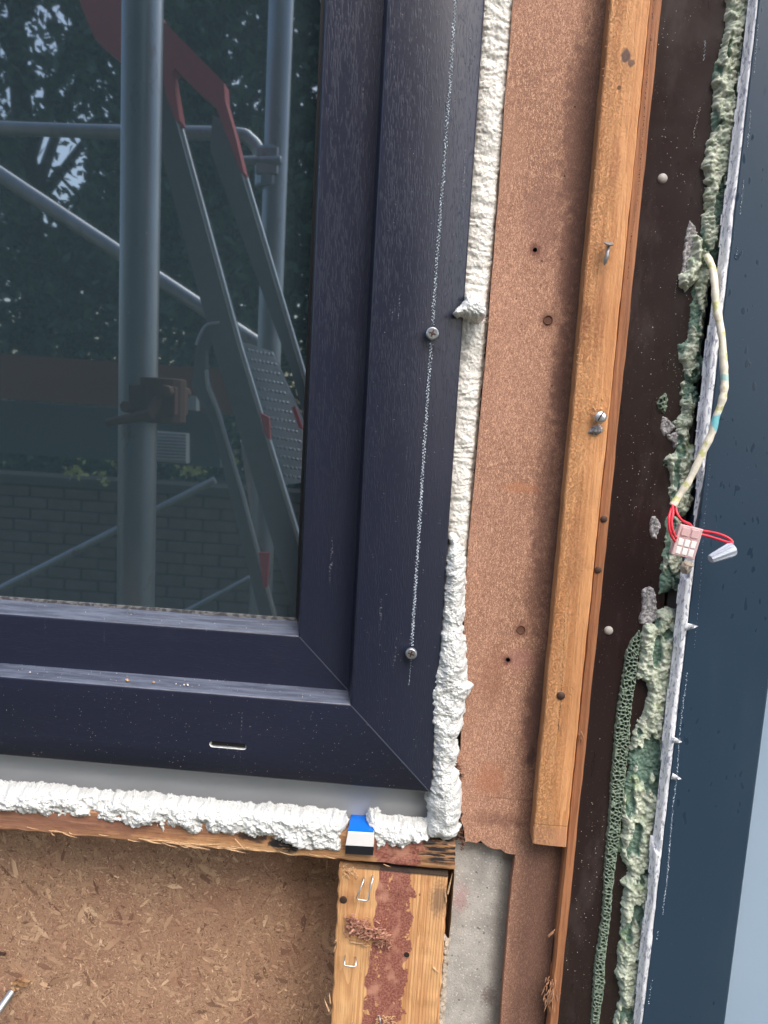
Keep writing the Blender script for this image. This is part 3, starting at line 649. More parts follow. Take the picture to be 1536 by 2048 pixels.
bl = [(a/2.021, 1150+b/2.021) for a, b in [(90, 845), (180, 845), (250, 852), (350, 868), (430, 878), (500, 880), (620, 885), (700, 898), (800, 905), (900, 918), (1000, 925), (1100, 930), (1200, 940), (1300, 950), (1395, 962), (1408, 990), (1402, 1040), (1390, 1085), (1350, 1096), (1290, 1090), (1236, 1084), (1228, 1098), (1216, 1084), (1150, 1056), (1100, 1042), (1000, 1032), (900, 1036), (850, 1030), (790, 1028), (750, 1022), (735, 1000), (695, 1004), (690, 1024), (668, 1022), (662, 1005), (600, 1000), (500, 992), (400, 970), (330, 970), (270, 976), (180, 950), (90, 942), (0, 938)]]
fo = relief('expanding_foam', [(-700, 1500)]+[(-300, 1535)]+[(0, 1150+835/2.021)]+bl+[(-300, 1588), (-700, 1552)], .012, .0005,
            foam_h(.0125, .009, .0062, .0022, 8), M['foam'], rag=.0012, ragf=260)
tag(fo, 'long craggy strip of white foam along the underside of the window', 'foam')

# ------------------------------------------------------------------ packers
def packer(name, c4, yf, yb, mat, label):
    # c4 gives front face corners TL,TR,BR,BL
    c = [W(a, b, yf) for a, b in c4]; v = [tuple(p) for p in c]+[(p[0], yb, p[2]) for p in c]
    o = mesh_obj(name, v, [(0, 1, 2, 3), (7, 6, 5, 4), (0, 4, 5, 1), (1, 5, 6, 2), (2, 6, 7, 3), (3, 7, 4, 0)], mat); bevel(o, .0003, 2)
    tag(o, label, 'packer', 'plastic shims stacked under the window'); return o
packer('plastic_packer', [(696, 1660), (747, 1663), (747, 1665.5), (696, 1662.5)], -.0030, .030, M['blue_plastic'], 'thin blue plastic shim on top of its stack under the window')
packer('plastic_packer', [(696, 1663.5), (747.5, 1666.5), (747, 1694), (691, 1691)], -.0035, .030, M['white_plastic'], 'white plastic shim in the middle of the stack below the blue one')
packer('plastic_packer', [(691, 1692.2), (747, 1695.2), (746, 1711), (690, 1708)], -.0030, .030, M['black_plastic'], 'black plastic shim at the bottom of the stack on the timber rail')

# ------------------------------------------------------------------ timber rail, stud, chipboard
rail = rough_board('timber_rail', [(-900, 1525), (-900, 1578), (908, 1741), (909, 1688)], .002, .055, M['rail'], nl=240, nw=10, jit=.0007, round_=.0012, seed=3, end_jag=.001)
tag(rail, 'weathered timber rail stained red and black lying under the white foam', 'timber')
mb = MB()
for k in range(46):
    a = np.array(W(rng.uniform(270, 520) if k < 30 else rng.uniform(20, 900), 0, .0015)); t = (a[0]-(-.305))/.34
    px = None; z = Z0-.3268+rng.uniform(.0005, .004)+(.0005); L = rng.uniform(.006, .022)*(1 if k < 30 else .6); an = rng.normal(0, .12)
    p0 = Vector((a[0], .0012, z)); p1 = p0+Vector((L*math.cos(an), -rng.uniform(.0002, .003), L*math.sin(an)*.6)); mb.tube([p0, (p0+p1)/2+Vector((0, -.0006, 0)), p1], [.0003, .0004, .00005], 5)
p0 = Vector(W(470, 1678, -.001)); mb.tube([p0, Vector(W(490, 1700, -.002))], [.0004, .0002], 5)
o = mb.build('splinters', M['splinter'], rail); o['kind'] = 'stuff'

stud = empty('timber_stud', W(770, 2060, .02), 'upright pine stud with red brown paint stain and staples below the window corner', 'timber')
st = rough_board('stud_body', [(678, 1734), (896, 1751), (845, 2560), (636, 2560)], .0, .060, M['stud'], stud, nl=160, nw=16, jit=.0006, round_=.0010, seed=5)
def staple(pts, r=.00055, parent=stud):
    mb = MB(); P = [Vector(W(a, b, y)) for a, b, y in pts]; mb.tube(P, r, 8); return mb.build('staple', M['zinc'], parent, True)
Zm = lambda a, b, s=3.072: (560+a/s, 1550+b/s)
def stp(l, y): return [(*Zm(*p), yy) for p, yy in zip(l, y)]
staple(stp([(520, 620), (512, 655), (485, 720), (472, 755), (480, 765), (530, 772), (543, 765), (553, 700), (570, 640), (568, 612)], [.001, -.003, -.006, -.007, -.0075, -.0075, -.007, -.005, -.002, .001]))
staple(stp([(402, 1105), (398, 1140), (396, 1165), (404, 1172), (455, 1178), (466, 1172), (468, 1140), (466, 1112)], [.001, -.004, -.006, -.0065, -.0065, -.006, -.004, .001]))
staple(stp([(440, 1600), (430, 1545), (440, 1520), (450, 1530)], [.001, -.004, -.006, -.002]))
staple(stp([(600, 1490), (612, 1480), (618, 1530), (640, 1560)], [.001, -.005, -.006, .001]))
mb = MB(); c = W(*Zm(390, 765), 0); mb.lathe((c[0], .001, c[2]), (0, -1, 0), [(0, .0028), (.0016, .0028), (.0019, .0022)], 18); auto_smooth(mb.build('nail_head', M['rust_dark'], stud))
mb = MB(); c = W(*Zm(778, 1104), 0); mb.lathe((c[0], .001, c[2]), (0, -1, 0), [(0, .0022), (.0012, .0021), (.0013, .0010)], 14); auto_smooth(mb.build('nail_head', M['hole'], stud))
# clump of torn reddish fibres caught on the stud
mb = MB()
for k in range(420):
    t = rng.random(); a, b = 420+260*t, 915+105*t+rng.normal(0, 32)*(1-.35*t); p = Vector(W(*Zm(a+rng.normal(0, 12), b), -rng.uniform(0, .006)))
    an = rng.uniform(-1.2, .5); L = rng.uniform(.002, .0065); d = Vector((math.cos(an), rng.normal(0, .5), -math.sin(an)*1)).normalized()*L
    wv = rng.uniform(.0003, .0010); n_ = d.cross(Vector((rng.normal(), rng.normal(), rng.normal()))).normalized()*wv; th = d.cross(n_).normalized()*.00025
    a0, a1 = p-d/2, p+d/2
    mb.add([a0-n_, a0+n_, a1+n_*.5, a1-n_*.5, a0-n_+th, a0+n_+th, a1+n_*.5+th, a1-n_*.5+th], [(0, 1, 2, 3), (7, 6, 5, 4), (0, 4, 5, 1), (1, 5, 6, 2), (2, 6, 7, 3), (3, 7, 4, 0)])
o = mb.build('splinter_clump', M['red_splinter'], stud); o['kind'] = 'stuff'; o['label'] = 'clump of torn reddish wood fibres'
mb = MB()
for k in range(90):
    a, b = (rng.uniform(585, 690), rng.uniform(1480, 1530)) if k > 45 else (rng.uniform(380, 480), rng.uniform(560, 640)); p = Vector(W(*Zm(a, b), -rng.uniform(0, .002)))
    an = rng.uniform(-1.5, 1.5); d = Vector((math.cos(an), rng.normal(0, .5), math.sin(an))).normalized()*rng.uniform(.001, .004); mb.tube([p, p+d], [.0004, .0001], 4)
for (q, L, an) in [((430, 1025), .012, .05), ((330, 1080), .006, 1.3), ((300, 1450), .012, 1.9), ((310, 1400), .010, 1.7), ((1030, 730), .018, 1.45), ((1020, 780), .010, 1.7), ((335, 1030), .005, 1.2), ((940, 1180), .006, -.6), ((505, 1050), .006, .3)]:
    p = Vector(W(*Zm(*q), -.0005)); mb.tube([p, p+Vector((math.cos(an)*L*.5, -.001, math.sin(an)*L*.5)), p+Vector((math.cos(an)*L, -.001, math.sin(an)*L*.95))], [.0007, .0006, .0001], 5)
o = mb.build('splinters', M['splinter'], stud); o['kind'] = 'stuff'

CY0 = .062
chip = empty('chipboard_panel', (-.3, CY0+.008, Z0-.62), 'recessed chipboard panel of pressed wood flakes beneath the timber rail', 'panel')
mb = MB(); mb.box((-.42, CY0+.009, Z0-.50), (.50, .009, .30)); mb.build('board', M['chip_base'], chip)
N = 48000; V_ = np.zeros((N*6, 3)); tone = np.zeros(N*6, np.float32)
cx_ = rng.uniform(-.46, -.02, N); cz_ = Z0-.31-rng.random(N)*.25
L = np.exp(rng.normal(math.log(.0022), .45, N)); big_ = rng.random(N) < .016; L[big_] = rng.uniform(.008, .020, big_.sum()); wd = L*rng.uniform(.10, .34, N); wd = np.minimum(wd, .0042)
ang = rng.uniform(0, math.pi, N); ti = rng.normal(0, .09, N); ti2 = rng.normal(0, .12, N); tn = np.clip(rng.normal(.50, .33, N), 0, 1)
tn[rng.random(N) < .025] = 0
lift = rng.uniform(.00005, .0006, N)
for k, (a, b) in enumerate([(-.5, 0), (-.3, .5), (.25, .48), (.5, .05), (.28, -.5), (-.32, -.45)]):
    jx = rng.normal(0, .07, N); jz = rng.normal(0, .07, N); lx = (a+jx)*L; lz = (b+jz)*wd
    V_[k::6, 0] = cx_+lx*np.cos(ang)-lz*np.sin(ang); V_[k::6, 2] = cz_+lx*np.sin(ang)+lz*np.cos(ang)
    V_[k::6, 1] = CY0-lift-np.clip(lx*ti+lz*ti2, -.0006, .0006)
    tone[k::6] = tn
Fc = (np.arange(N)[:, None]*6+np.arange(6)[None, :]).tolist()
o = mesh_obj('wood_flakes', V_, Fc, M['chip'], chip); o['kind'] = 'stuff'; at = o.data.attributes.new('tone', 'FLOAT', 'POINT'); at.data.foreach_set('value', tone)
for (q, r_) in [((236, 455), .0035), ((242, 540), .0035), ((118, 800), .004)]:
    pc = W(q[0]/2.194, 1600+q[1]/2.194, CY0); specks('torn_flake', [(pc[0]+rng.normal(0, r_*.5), CY0-.001, pc[2]+rng.normal(0, r_*.5)) for _ in range(7)], None, r_*.55, M['chip_base'] if r_ < .004 else M['splinter'], chip, int(q[0]))
# threaded rod sticking out of the panel, with a torn flake at its root
rod = empty('threaded_rod', W(22, 1985, CY0), 'galvanised threaded rod end sticking out of the chipboard at lower left', 'bolt')
p0 = Vector(W(28, 1978, CY0+.004)); p1 = Vector(W(-30, 2060, .025)); mb = MB(); n = 150; pts = [p0.lerp(p1, i/n) for i in range(n+1)]
mb.tube(pts, [.0027+.00035*math.sin(i*2*math.pi/5) for i in range(n+1)], 16); mb.build('thread', M['zinc'], rod, True)
mb = MB()
for k in range(16):
    p = Vector(W(36+rng.normal(0, 8), 1965+rng.normal(0, 5), CY0-.002)); d = Vector((rng.uniform(.2, 1), -rng.uniform(.2, .9), rng.uniform(0, .7))).normalized()*rng.uniform(.003, .009)
    sdv = Vector((0, 0, 1)).cross(d).normalized()*rng.uniform(.001, .0025); mb.add([p-sdv, p+sdv, p+d+sdv*.4, p+d-sdv*.6, p-sdv+Vector((0, .0006, 0)), p+sdv+Vector((0, .0006, 0)), p+d+sdv*.4+Vector((0, .0006, 0)), p+d-sdv*.6+Vector((0, .0006, 0))], [(0, 1, 2, 3), (7, 6, 5, 4), (0, 4, 5, 1), (1, 5, 6, 2), (2, 6, 7, 3), (3, 7, 4, 0)])
o = mb.build('torn_flakes', M['splinter'], rod); o['kind'] = 'stuff'
mb = MB(); p = W(2, 1906, CY0); mb.tube([Vector(W(-14, 1906, CY0-.001)), Vector(W(10, 1908, CY0-.0015))], [.0016, .0012], 8); o = mb.build('nail', M['rust_dark'], chip)

# ------------------------------------------------------------------ cement strip, fibreboard
cb = jag([(905, 1680), (1045, 1690), (1036, 1780), (1008, 2048), (975, 2560), (820, 2560), (868, 2048+120), (882, 2048), (900, 1860), (909, 1745)], 14, .8, 3)
cem = poly_slab('cement_strip', [W(a, b, .024) for a, b in cb], (0, .04, 0), M['cement']); tag(cem, 'pale grey cement strip with rough speckled face below the brown fibreboard', 'board')
pl = relief('plaster_remnant', [(888, 1872), (897, 1882), (891, 1950), (885, 2060), (872, 2200), (850, 2200), (868, 2060), (880, 1950)], .016, .0005, lambda P, sd: .004*np.clip(sd/.002, 0, 1)**.5+.0010*fbm(P*300, 4, 3), M['plaster'], rag=.0012, ragf=400, sink=.006)
tag(pl, 'ragged pale crumbling plaster in the gap right of the pine stud', 'plaster')

fbp = jag([(1068, -560), (1026, 0), (973, 700), (935, 1110), (925, 1240)], 60, .5, 1, False)
fbp += jag([(921, 1500), (908, 1522), (917, 1538), (921, 1560), (922, 1640), (931, 1684), (962, 1682), (990, 1698), (1031, 1709)], 9, 2.0, 2, False)
fbp += jag([(1031, 1709), (1024, 1760), (1001, 2048), (960, 2560), (1150, 2560)], 60, .6, 4, False)+[(1120, 2048), (1190, 1500), (1275, 300), (1290, 0), (1330, -560)]
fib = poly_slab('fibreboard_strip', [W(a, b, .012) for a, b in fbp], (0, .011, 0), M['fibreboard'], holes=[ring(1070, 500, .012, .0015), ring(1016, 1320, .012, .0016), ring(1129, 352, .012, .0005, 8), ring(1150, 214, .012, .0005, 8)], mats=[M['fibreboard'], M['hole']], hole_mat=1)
tag(fib, 'rusty brown fibreboard strip with nail heads between white foam and orange batten', 'board')
mb = MB()
for k, (x, y) in enumerate([(912, 1528), (916, 1535), (911, 1540), (915, 1548), (926, 1690), (918, 1672), (920, 1660), (916, 1650)]*10):
    p = Vector(W(x+rng.normal(0, 2.5), y+rng.normal(0, 5), .012)); d = Vector((rng.normal(0, 1), rng.normal(-.3, .7), rng.normal(0, 1))).normalized()*rng.uniform(.0015, .005); mb.tube([p, p+d*.5+Vector((0, -.0005, 0)), p+d], [.0005, .0004, .0001], 4)
o = mb.build('torn_fibres', M['torn'], fib); o['kind'] = 'stuff'
for (x, y, r_) in [(1096, 640, .0031), (1042, 1259, .0031)]:
    c = W(x, y, .012); mb = MB(); mb.lathe((c[0], .0128, c[2]), (0, -1, 0), [(0, r_), (.0014, r_), (.0016, r_*.90), (.0009, r_*.78), (.0008, 0)], 24); auto_smooth(mb.build('nail_head', M['rust'], fib))

# ------------------------------------------------------------------ batten and lath
bat = empty('timber_batten', W(1100, 1690, 0), 'orange sawn timber batten with bent nail and slotted screw, cut off at its foot', 'timber')
rough_board('batten_body', [(1274, -560), (1357, -560), (1132, 1693), (1065, 1686)], -.004, .0115, M['batten'], bat, nl=260, nw=10, jit=.00025, round_=.0008, seed=9, end_jag=.0006)
flecks('crack', [(1129, 1225), (1128, 1290), (1125, 1345), (1122, 1400), (1118, 1440), (1115, 1480)], -.00405, .00025, 2600, .0009, M['hole'], bat, thick=.0001, seed=8)
mb = MB(); P = [Vector(W(1217, 489, -.006)), Vector(W(1217, 496, -.009)), Vector(W(1214, 512, -.0095)), Vector(W(1210, 524, -.009)), Vector(W(1208.5, 531, -.0085))]
mb.tube([Vector(W(1219, 487, -.003))]+P, [.0010, .0010, .0011, .0014, .0013, .0002], 10); h0 = Vector(W(1217, 488, -.010)); mb.lathe(h0, (0.1, -.55, .85), [(-.0006, .0014), (0, .0029), (.0007, .0029), (.0009, .002)], 16)
nl_ = mb.build('bent_nail', M['dull_steel'], bat); auto_smooth(nl_, 40)
mb = MB(); c = Vector(W(1201, 834, -.009)); ax = Vector((-.15, -1, .25)).normalized(); mb.lathe(c, ax, [(-.006, .0018), (-.001, .0019), (-.0008, .0036), (.0004, .0039), (.0016, .0030), (.0020, .0014)], 22)
o = mb.build('slotted_screw', M['zinc'], bat); auto_smooth(o, 35)
mb = MB(); up = Vector((.45, 0, .9)); up = (up-ax*up.dot(ax)).normalized(); q = Matrix((up, ax.cross(up), ax)).transposed(); mb.box(c+ax*.0019, (.0034, .00045, .0003), q); mb.build('slot', M['hole'], o)
lug = relief('torn_lug', [(1176, 866), (1184, 856), (1196, 850), (1205, 852), (1203, 862), (1192, 868)], -.0045, .0004, lambda P, sd: .0025*np.clip(sd/.001, 0, 1)**.5+.0006*fbm(P*500, 3, 3), M['glue'], bat, rag=.0006, sink=.001)
mb = MB()
for k in range(40):
    p = Vector(W(1197+rng.normal(0, 8), 830+rng.normal(0, 12), -.0045)); d = Vector((rng.normal(), -abs(rng.normal()), rng.normal())).normalized()*rng.uniform(.001, .004); mb.tube([p, p+d], [.00035, .0001], 4)
o = mb.build('splinters', M['splinter'], bat); o['kind'] = 'stuff'
c = W(1121.5, 1391, -.004); mb = MB(); mb.lathe((c[0], -.0035, c[2]), (0, -1, 0), [(0, .0028), (.0012, .0028), (.0019, .0018), (.0021, 0)], 20); auto_smooth(mb.build('nail_head', M['rust_dark'], bat))
mb = MB()                                              # fuzz along the sawn left edge
for k in range(700):
    t = rng.random(); y_ = 1690*t-30*(1-t); x_ = 1221-t*.0925*1650+rng.normal(0, .6) if False else np.interp(y_, [-50, 0, 700, 1690], [1225, 1221, 1157, 1065]); p = Vector(W(x_, y_, -.0035+rng.uniform(0, .01))); d = Vector((-rng.uniform(.2, 1), rng.normal(0, .4), rng.normal(0, .8))).normalized()*rng.uniform(.0004, .0016); mb.tube([p, p+d], [.0002, .00005], 3, False)
o = mb.build('sawn_fuzz', M['splinter'], bat); o['kind'] = 'stuff'
lath = empty('timber_lath', W(1130, 2048, .01), 'thin orange brown lath behind the right edge of the batten, ragged at its foot', 'timber')
rough_board('lath_body', [(1352, -560), (1382, -560), (1064, 2560), (1046, 2560)], .0005, .0108, M['lath'], lath, nl=260, nw=6, jit=.0003, round_=.0020, seed=12)
for (x, y) in [(1208, 1038), (1196, 1140)]:
    c = W(x, y, .0); mb = MB(); mb.lathe((c[0], .002, c[2]), (0, -1, 0), [(0, .0023), (.0022, .0023), (.0027, .0014), (.0028, 0)], 18); auto_smooth(mb.build('nail_head', M['rust_dark'], lath))
mb = MB()
for (x, y, n, s_, dx) in [(1101, 1975, 40, 14, -.35), (1108, 1862, 7, 2, -1), (1160, 1468, 18, 4, .2), (1100, 2000, 22, 9, -.1), (1114, 1990, 8, 7, .2)]:
    for k in range(n):
        p = Vector(W(x+rng.normal(0, s_*.5), y+rng.normal(0, s_), .001)); d = Vector((rng.normal(dx, .25), rng.normal(-.4, .3), rng.normal(-1, .35))).normalized()*rng.uniform(.002, .006); mb.tube([p, p+d*.5, p+d], [.0005, .0004, .0001], 4)
o = mb.build('splinters', M['torn2'], lath); o['kind'] = 'stuff'
flecks('edge_crack', [(1311, -60), (1303, 60), (1296, 130), (1287, 250), (1275, 400), (1262, 480), (1255, 560)], -.0012, .0003, 1500, .001, M['hole'], lath, thick=.0002, seed=21, gaps=.7)

# ------------------------------------------------------------------ brown panel
PY = .008
bp = [(1382, -560), (1530, -560), (1458, 0), (1400, 520), (1385, 650), (1370, 800), (1352, 1080), (1330, 1180), (1320, 1400), (1305, 1600), (1268, 1950), (1258, 2048), (1200, 2560), (1030, 2560), (1090, 2048), (1150, 1500), (1280, 300), (1310, 0)]
brown = poly_slab('brown_panel', [W(a, b, PY) for a, b in bp], (0, .004, 0), M['brown']); tag(brown, 'glossy dark brown strip with two rivets between orange timber and green foam residue', 'panel')
for (x, y) in [(1325, 357), (1217, 1261)]:
    c = W(x, y, PY); mb = MB(); mb.lathe((c[0], PY+.0005, c[2]), (0, -1, 0), [(0, .0032), (.0008, .0031), (.0016, .0024), (.0021, .0012), (.0022, 0)], 22); mb.build('rivet', M['rivet'], brown, True)
def glue(px, h=.0012, seed=0): return relief('glue_patch', px, PY+.0002, .0004, lambda P, sd: h*np.clip(sd/.001, 0, 1)**.5+.0004*fbm(P*500, 4, seed), M['glue'], brown, rag=.0004, ragf=500, sink=.001, seed=seed)
glue([(1379, 441), (1390, 452), (1395, 465), (1385, 505), (1378, 540), (1362, 552), (1366, 505), (1372, 465)], seed=1)
Z2 = lambda l: [(1100+a/3.151, 550+b/3.151) for a, b in l]
glue(Z2([(712, 893), (735, 905), (790, 950), (790, 965), (740, 1010), (712, 1015), (695, 975), (698, 925)]), seed=2)
glue(Z2([(640, 1525), (665, 1520), (690, 1545), (695, 1590), (670, 1660), (640, 1665), (625, 1610), (630, 1550)]), seed=3)
Z3 = lambda l: [(1000+a/2.866, 1100+b/2.866) for a, b in l]
Z5 = lambda l: [(960+a/2.667, 1600+b/2.667) for a, b in l]
glue(Z3([(815, 225), (850, 208), (880, 222), (893, 260), (895, 330), (910, 350), (890, 410), (830, 430), (800, 420), (796, 385), (812, 340), (808, 280)]), .0018, seed=4)
glue(Z2([(735, 1010), (800, 985), (808, 1040), (780, 1100), (770, 1060), (742, 1035)]), .002, seed=5)
flecks('paint_flecks', [(1384, 346), (1377, 378), (1368, 434), (1361, 498), (1349, 598), (1344, 655), (1335, 740), (1330, 778)], PY-.0001, .0003, 900, .0007, M['crumb'], brown, seed=30, gaps=.8)
flecks('paint_flecks', [(1410, 80), (1408, 120)], PY-.0001, .0008, 1500, .0012, M['chalk'], brown, seed=31, gaps=.8)
flecks('paint_flecks', [(1401, 215), (1394, 240), (1389, 262), (1386, 290)], PY-.0001, .0008, 1600, .0010, M['crumb'], brown, seed=32)
pts = []
for k in range(260):
    a, b = rng.choice([(1370, 690), (1350, 780), (1330, 30), (1180, 1740), (1170, 1760), (1150, 1900), (1200, 1650), (1280, 930), (1340, 320), (1300, 700)]); p = W(a+rng.normal(0, 22), b+rng.normal(0, 70), PY); pts.append((p[0], PY-.0001, p[2]))
pts = [p for p in pts if p[0] > .123]
specks('debris_specks', pts, None, .00035, M['crumb'], brown, 8)
# the gap right of the panel, with a grey tape at its back
tape = poly_slab('foam_tape', [W(a, b, .012) for a, b in [(1520, -560), (1550, -560), (1440, 300), (1418, 560), (1388, 860), (1365, 1120), (1345, 1300), (1240, 2560), (1200, 2560), (1262, 2048), (1325, 1300), (1385, 650), (1440, 100)]], (0, .006, 0), M['grey_tape']); tag(tape, 'dark grey compressible tape in the gap beside the blue trim', 'tape')
mb = MB(); mb.box((.30, .055, Z0-.1), (.20, .01, .9)); tag(mb.build('backing_board', M['cavity']), 'black backing board deep in the joint between brown strip and blue trim', 'board')

# ------------------------------------------------------------------ green foam residue
def green_h(H, seed, torn=.5):
    def f(P, sd):
        s = np.clip(sd/.0030, 0, 1)**.5; t = tmask(P, seed, torn)
        n = fbm(P*np.array([110, 75, 1]), 4, seed); f1, f2 = worley(P*np.array([1, 1, 0])/.0055+fbm(P*150, 2, seed)[..., None]*.5, seed)
        fold = np.abs(np.sin(P[..., 1]*520+5*fbm(P*90, 2, seed+7)))
        h = H*.62*s*(.78+.30*n)+.0009*(1-f1)*s+.0005*fold*s+.0010*fbm(P*430, 4, seed+3, .62)
        return np.where(t > .5, h*.35+.0006*fbm(P*700, 2, seed+4), h)
    return f
def tmask(P, seed, torn):
    n = fbm(P*np.array([150, 62, 1])+seed*3.1, 3, seed+40); return 1/(1+np.exp(-(n-(.55-torn))*14))
def gpiece(px, label, H=.007, seed=0, torn=.3, y0=.0078, name='foam_residue'):
    o = relief(name, px, y0, .0005, green_h(H, seed, torn), M['green'], rag=.0012, ragf=330, sink=.004, seed=seed, warp=.0003, attr=lambda P, sd, h: tmask(P, seed, torn))
    tag(o, label, 'foam'); return o
Z1 = lambda l: [(1100+a/3.413, b/3.413) for a, b in l]
gpiece([(1480, -560), (1535, -560), (1515, -200)]+Z1([(1375, 0), (1345, 200), (1312, 450), (1292, 700), (1242, 1130), (1200, 1400), (1172, 1560), (1165, 1720), (1130, 1810), (1060, 1835), (1035, 1740), (1035, 1640), (1022, 1590), (1045, 1480), (1060, 1400), (1052, 1330), (1062, 1240), (1040, 1130), (1060, 1080), (1065, 990), (1105, 900), (1112, 700), (1110, 540), (1135, 440), (1165, 300), (1192, 200), (1200, 0)])+[(1470, -200)], 'tall strip of crumbly green foam at the top, beside the blue trim', .009, 11, .18)
gpiece(Z1([(985, 1625), (1022, 1620), (1035, 1700), (1030, 1800), (1005, 1900), (960, 1945), (920, 1965), (893, 1940), (900, 1875), (945, 1830), (970, 1745)]), 'small lobe of green foam with blue smear hanging over the brown strip', .009, 12, .1, y0=.006)
gpiece([(1392, 545)]+Z2([(975, -60), (1000, 0), (978, 200), (952, 400), (946, 520), (972, 570), (945, 660), (905, 672), (850, 665), (843, 560), (812, 542), (800, 440), (862, 428), (876, 370), (890, 200), (908, 60)]), 'teal and green foam strip left of the dangling cable', .0055, 13, .45)
gpiece(Z2([(845, 672), (905, 688), (938, 800), (905, 862), (882, 960), (868, 1080), (915, 1085), (916, 1200), (900, 1340), (885, 1450), (850, 1512), (800, 1500), (760, 1440), (758, 1330), (766, 1240), (728, 1205), (722, 1160), (760, 1130), (790, 1100), (800, 1030), (810, 960), (778, 930), (820, 885), (832, 780), (828, 700)]), 'mottled green foam piece behind the lower end of the cable', .007, 14, .28)
gpiece(Z2([(735, 1520), (810, 1520), (845, 1640), (842, 1860), (826, 1985), (775, 1960), (745, 1985), (690, 2002), (700, 1860), (722, 1700), (728, 1600)]), 'teal green foam patch directly below the pink connector block', .005, 15, .5)
low = Z3([(900, 350), (940, 333), (1003, 345), (1017, 420), (1006, 560), (992, 700), (966, 860), (952, 900), (946, 1000), (932, 1180), (932, 1250), (926, 1400), (902, 1500), (888, 1560), (882, 1700)])+Z5([(912, 280), (908, 380), (902, 500), (880, 620), (872, 720), (868, 850), (852, 950), (838, 1080), (826, 1220)])+[(1240, 2560), (1195, 2560)]+Z5([(700, 1230), (728, 1120), (745, 1040), (738, 970), (713, 912), (735, 890), (735, 800), (750, 700), (755, 560), (772, 462), (745, 432), (790, 382), (792, 340)])+Z3([(720, 1790), (690, 1752), (680, 1690), (700, 1600), (702, 1480), (716, 1350), (735, 1230), (745, 1120), (765, 1030), (800, 960), (830, 910), (852, 800), (835, 745), (780, 735), (790, 650), (803, 560), (800, 480), (830, 420), (888, 428)])
gpiece(low, 'thick wrinkled green foam strip running down to the bottom edge beside the clear sealant', .010, 16, .22)
por = Z3([(795, 463), (808, 482), (800, 560), (787, 650), (776, 740), (757, 860), (746, 960), (740, 1100), (726, 1200), (711, 1350), (700, 1480), (690, 1580), (682, 1680)])+Z5([(745, 200), (722, 330), (705, 480), (696, 600), (682, 720), (666, 850), (661, 1000), (640, 1120), (628, 1220)])+[(1130, 2560), (1110, 2560)]+Z5([(588, 1220), (600, 1000), (611, 850), (634, 700), (650, 600), (655, 480), (660, 350), (676, 200)])+Z3([(605, 1680), (615, 1560), (625, 1450), (631, 1330), (645, 1180), (655, 1020), (670, 900), (686, 800), (705, 680), (716, 590), (745, 520)])
def porh(P, sd):
    f1, f2 = worley(P*np.array([1, 1, 0])/.0027+fbm(P*200, 2, 3)[..., None]*.25, 77); wall = np.clip(1.15-(f2-f1)*2.2, 0, 1)
    return (.0014+.0020*wall)*np.clip(sd/.0008, 0, 1)**.5+.0003*fbm(P*600, 2, 2)
def port(P, sd, h):
    f1, f2 = worley(P*np.array([1, 1, 0])/.0027+fbm(P*200, 2, 3)[..., None]*.25, 77); return np.where(sd < .0008, 0, np.clip((f2-f1)*2.6-.15, 0, 1))
o = relief('porous_foam_strip', por, PY+.0002, .00035, porh, M['porous'], rag=.0005, ragf=500, sink=.002, attr=port); tag(o, 'narrow green foam strip with open honeycomb pores stuck on the brown strip', 'foam')
o = relief('foam_crumb', Z2([(725, 745), (738, 775), (735, 830), (718, 868), (685, 845), (675, 810), (690, 770)]), PY+.0002, .0004, porh, M['porous'], rag=.0005, sink=.001, attr=port); tag(o, 'small green crumb of foam on the brown strip above the grey glue spot', 'foam')

# ------------------------------------------------------------------ blue trim, clear sealant, pale sheet
BY = -.008
XB = .1770; XE = .2337
trim = mesh_obj('blue_trim', [(XB, BY, Z0-.62), (XE, BY, Z0-.62), (XE, BY, Z0+.43), (XB, BY, Z0+.43), (XB, .05, Z0-.62), (XE, .05, Z0-.62), (XE, .05, Z0+.43), (XB, .05, Z0+.43)], [(0, 1, 2, 3), (7, 6, 5, 4), (0, 4, 5, 1), (1, 5, 6, 2), (2, 6, 7, 3), (3, 7, 4, 0)], M['navy']); bevel(trim, .0008, 3)
tag(trim, 'wide dark navy metal trim with rain spots on the right side', 'trim')
flecks('sealant_smear', [(1522, -20), (1508, 150), (1495, 293), (1480, 430), (1472, 515)], BY-.0001, .0004, 1500, .0009, M['chalk'], trim, seed=40, gaps=.85)
flecks('sealant_smear', [(1375, 1344), (1363, 1431), (1358, 1490), (1354, 1553), (1346, 1611), (1335, 1750), (1325, 1829)], BY-.0001, .0006, 1300, .0010, M['chalk'], trim, seed=41, gaps=.8)
flecks('sealant_smear', [(1420, 925), (1408, 1050), (1400, 1180), (1388, 1300)], BY-.0001, .0003, 500, .0006, M['chalk'], trim, seed=42, gaps=.9)
flecks('sealant_smear', [(1316, 1860), (1300, 1990), (1290, 2048)], BY-.0001, .0006, 600, .0008, M['chalk'], trim, seed=43, gaps=.8)
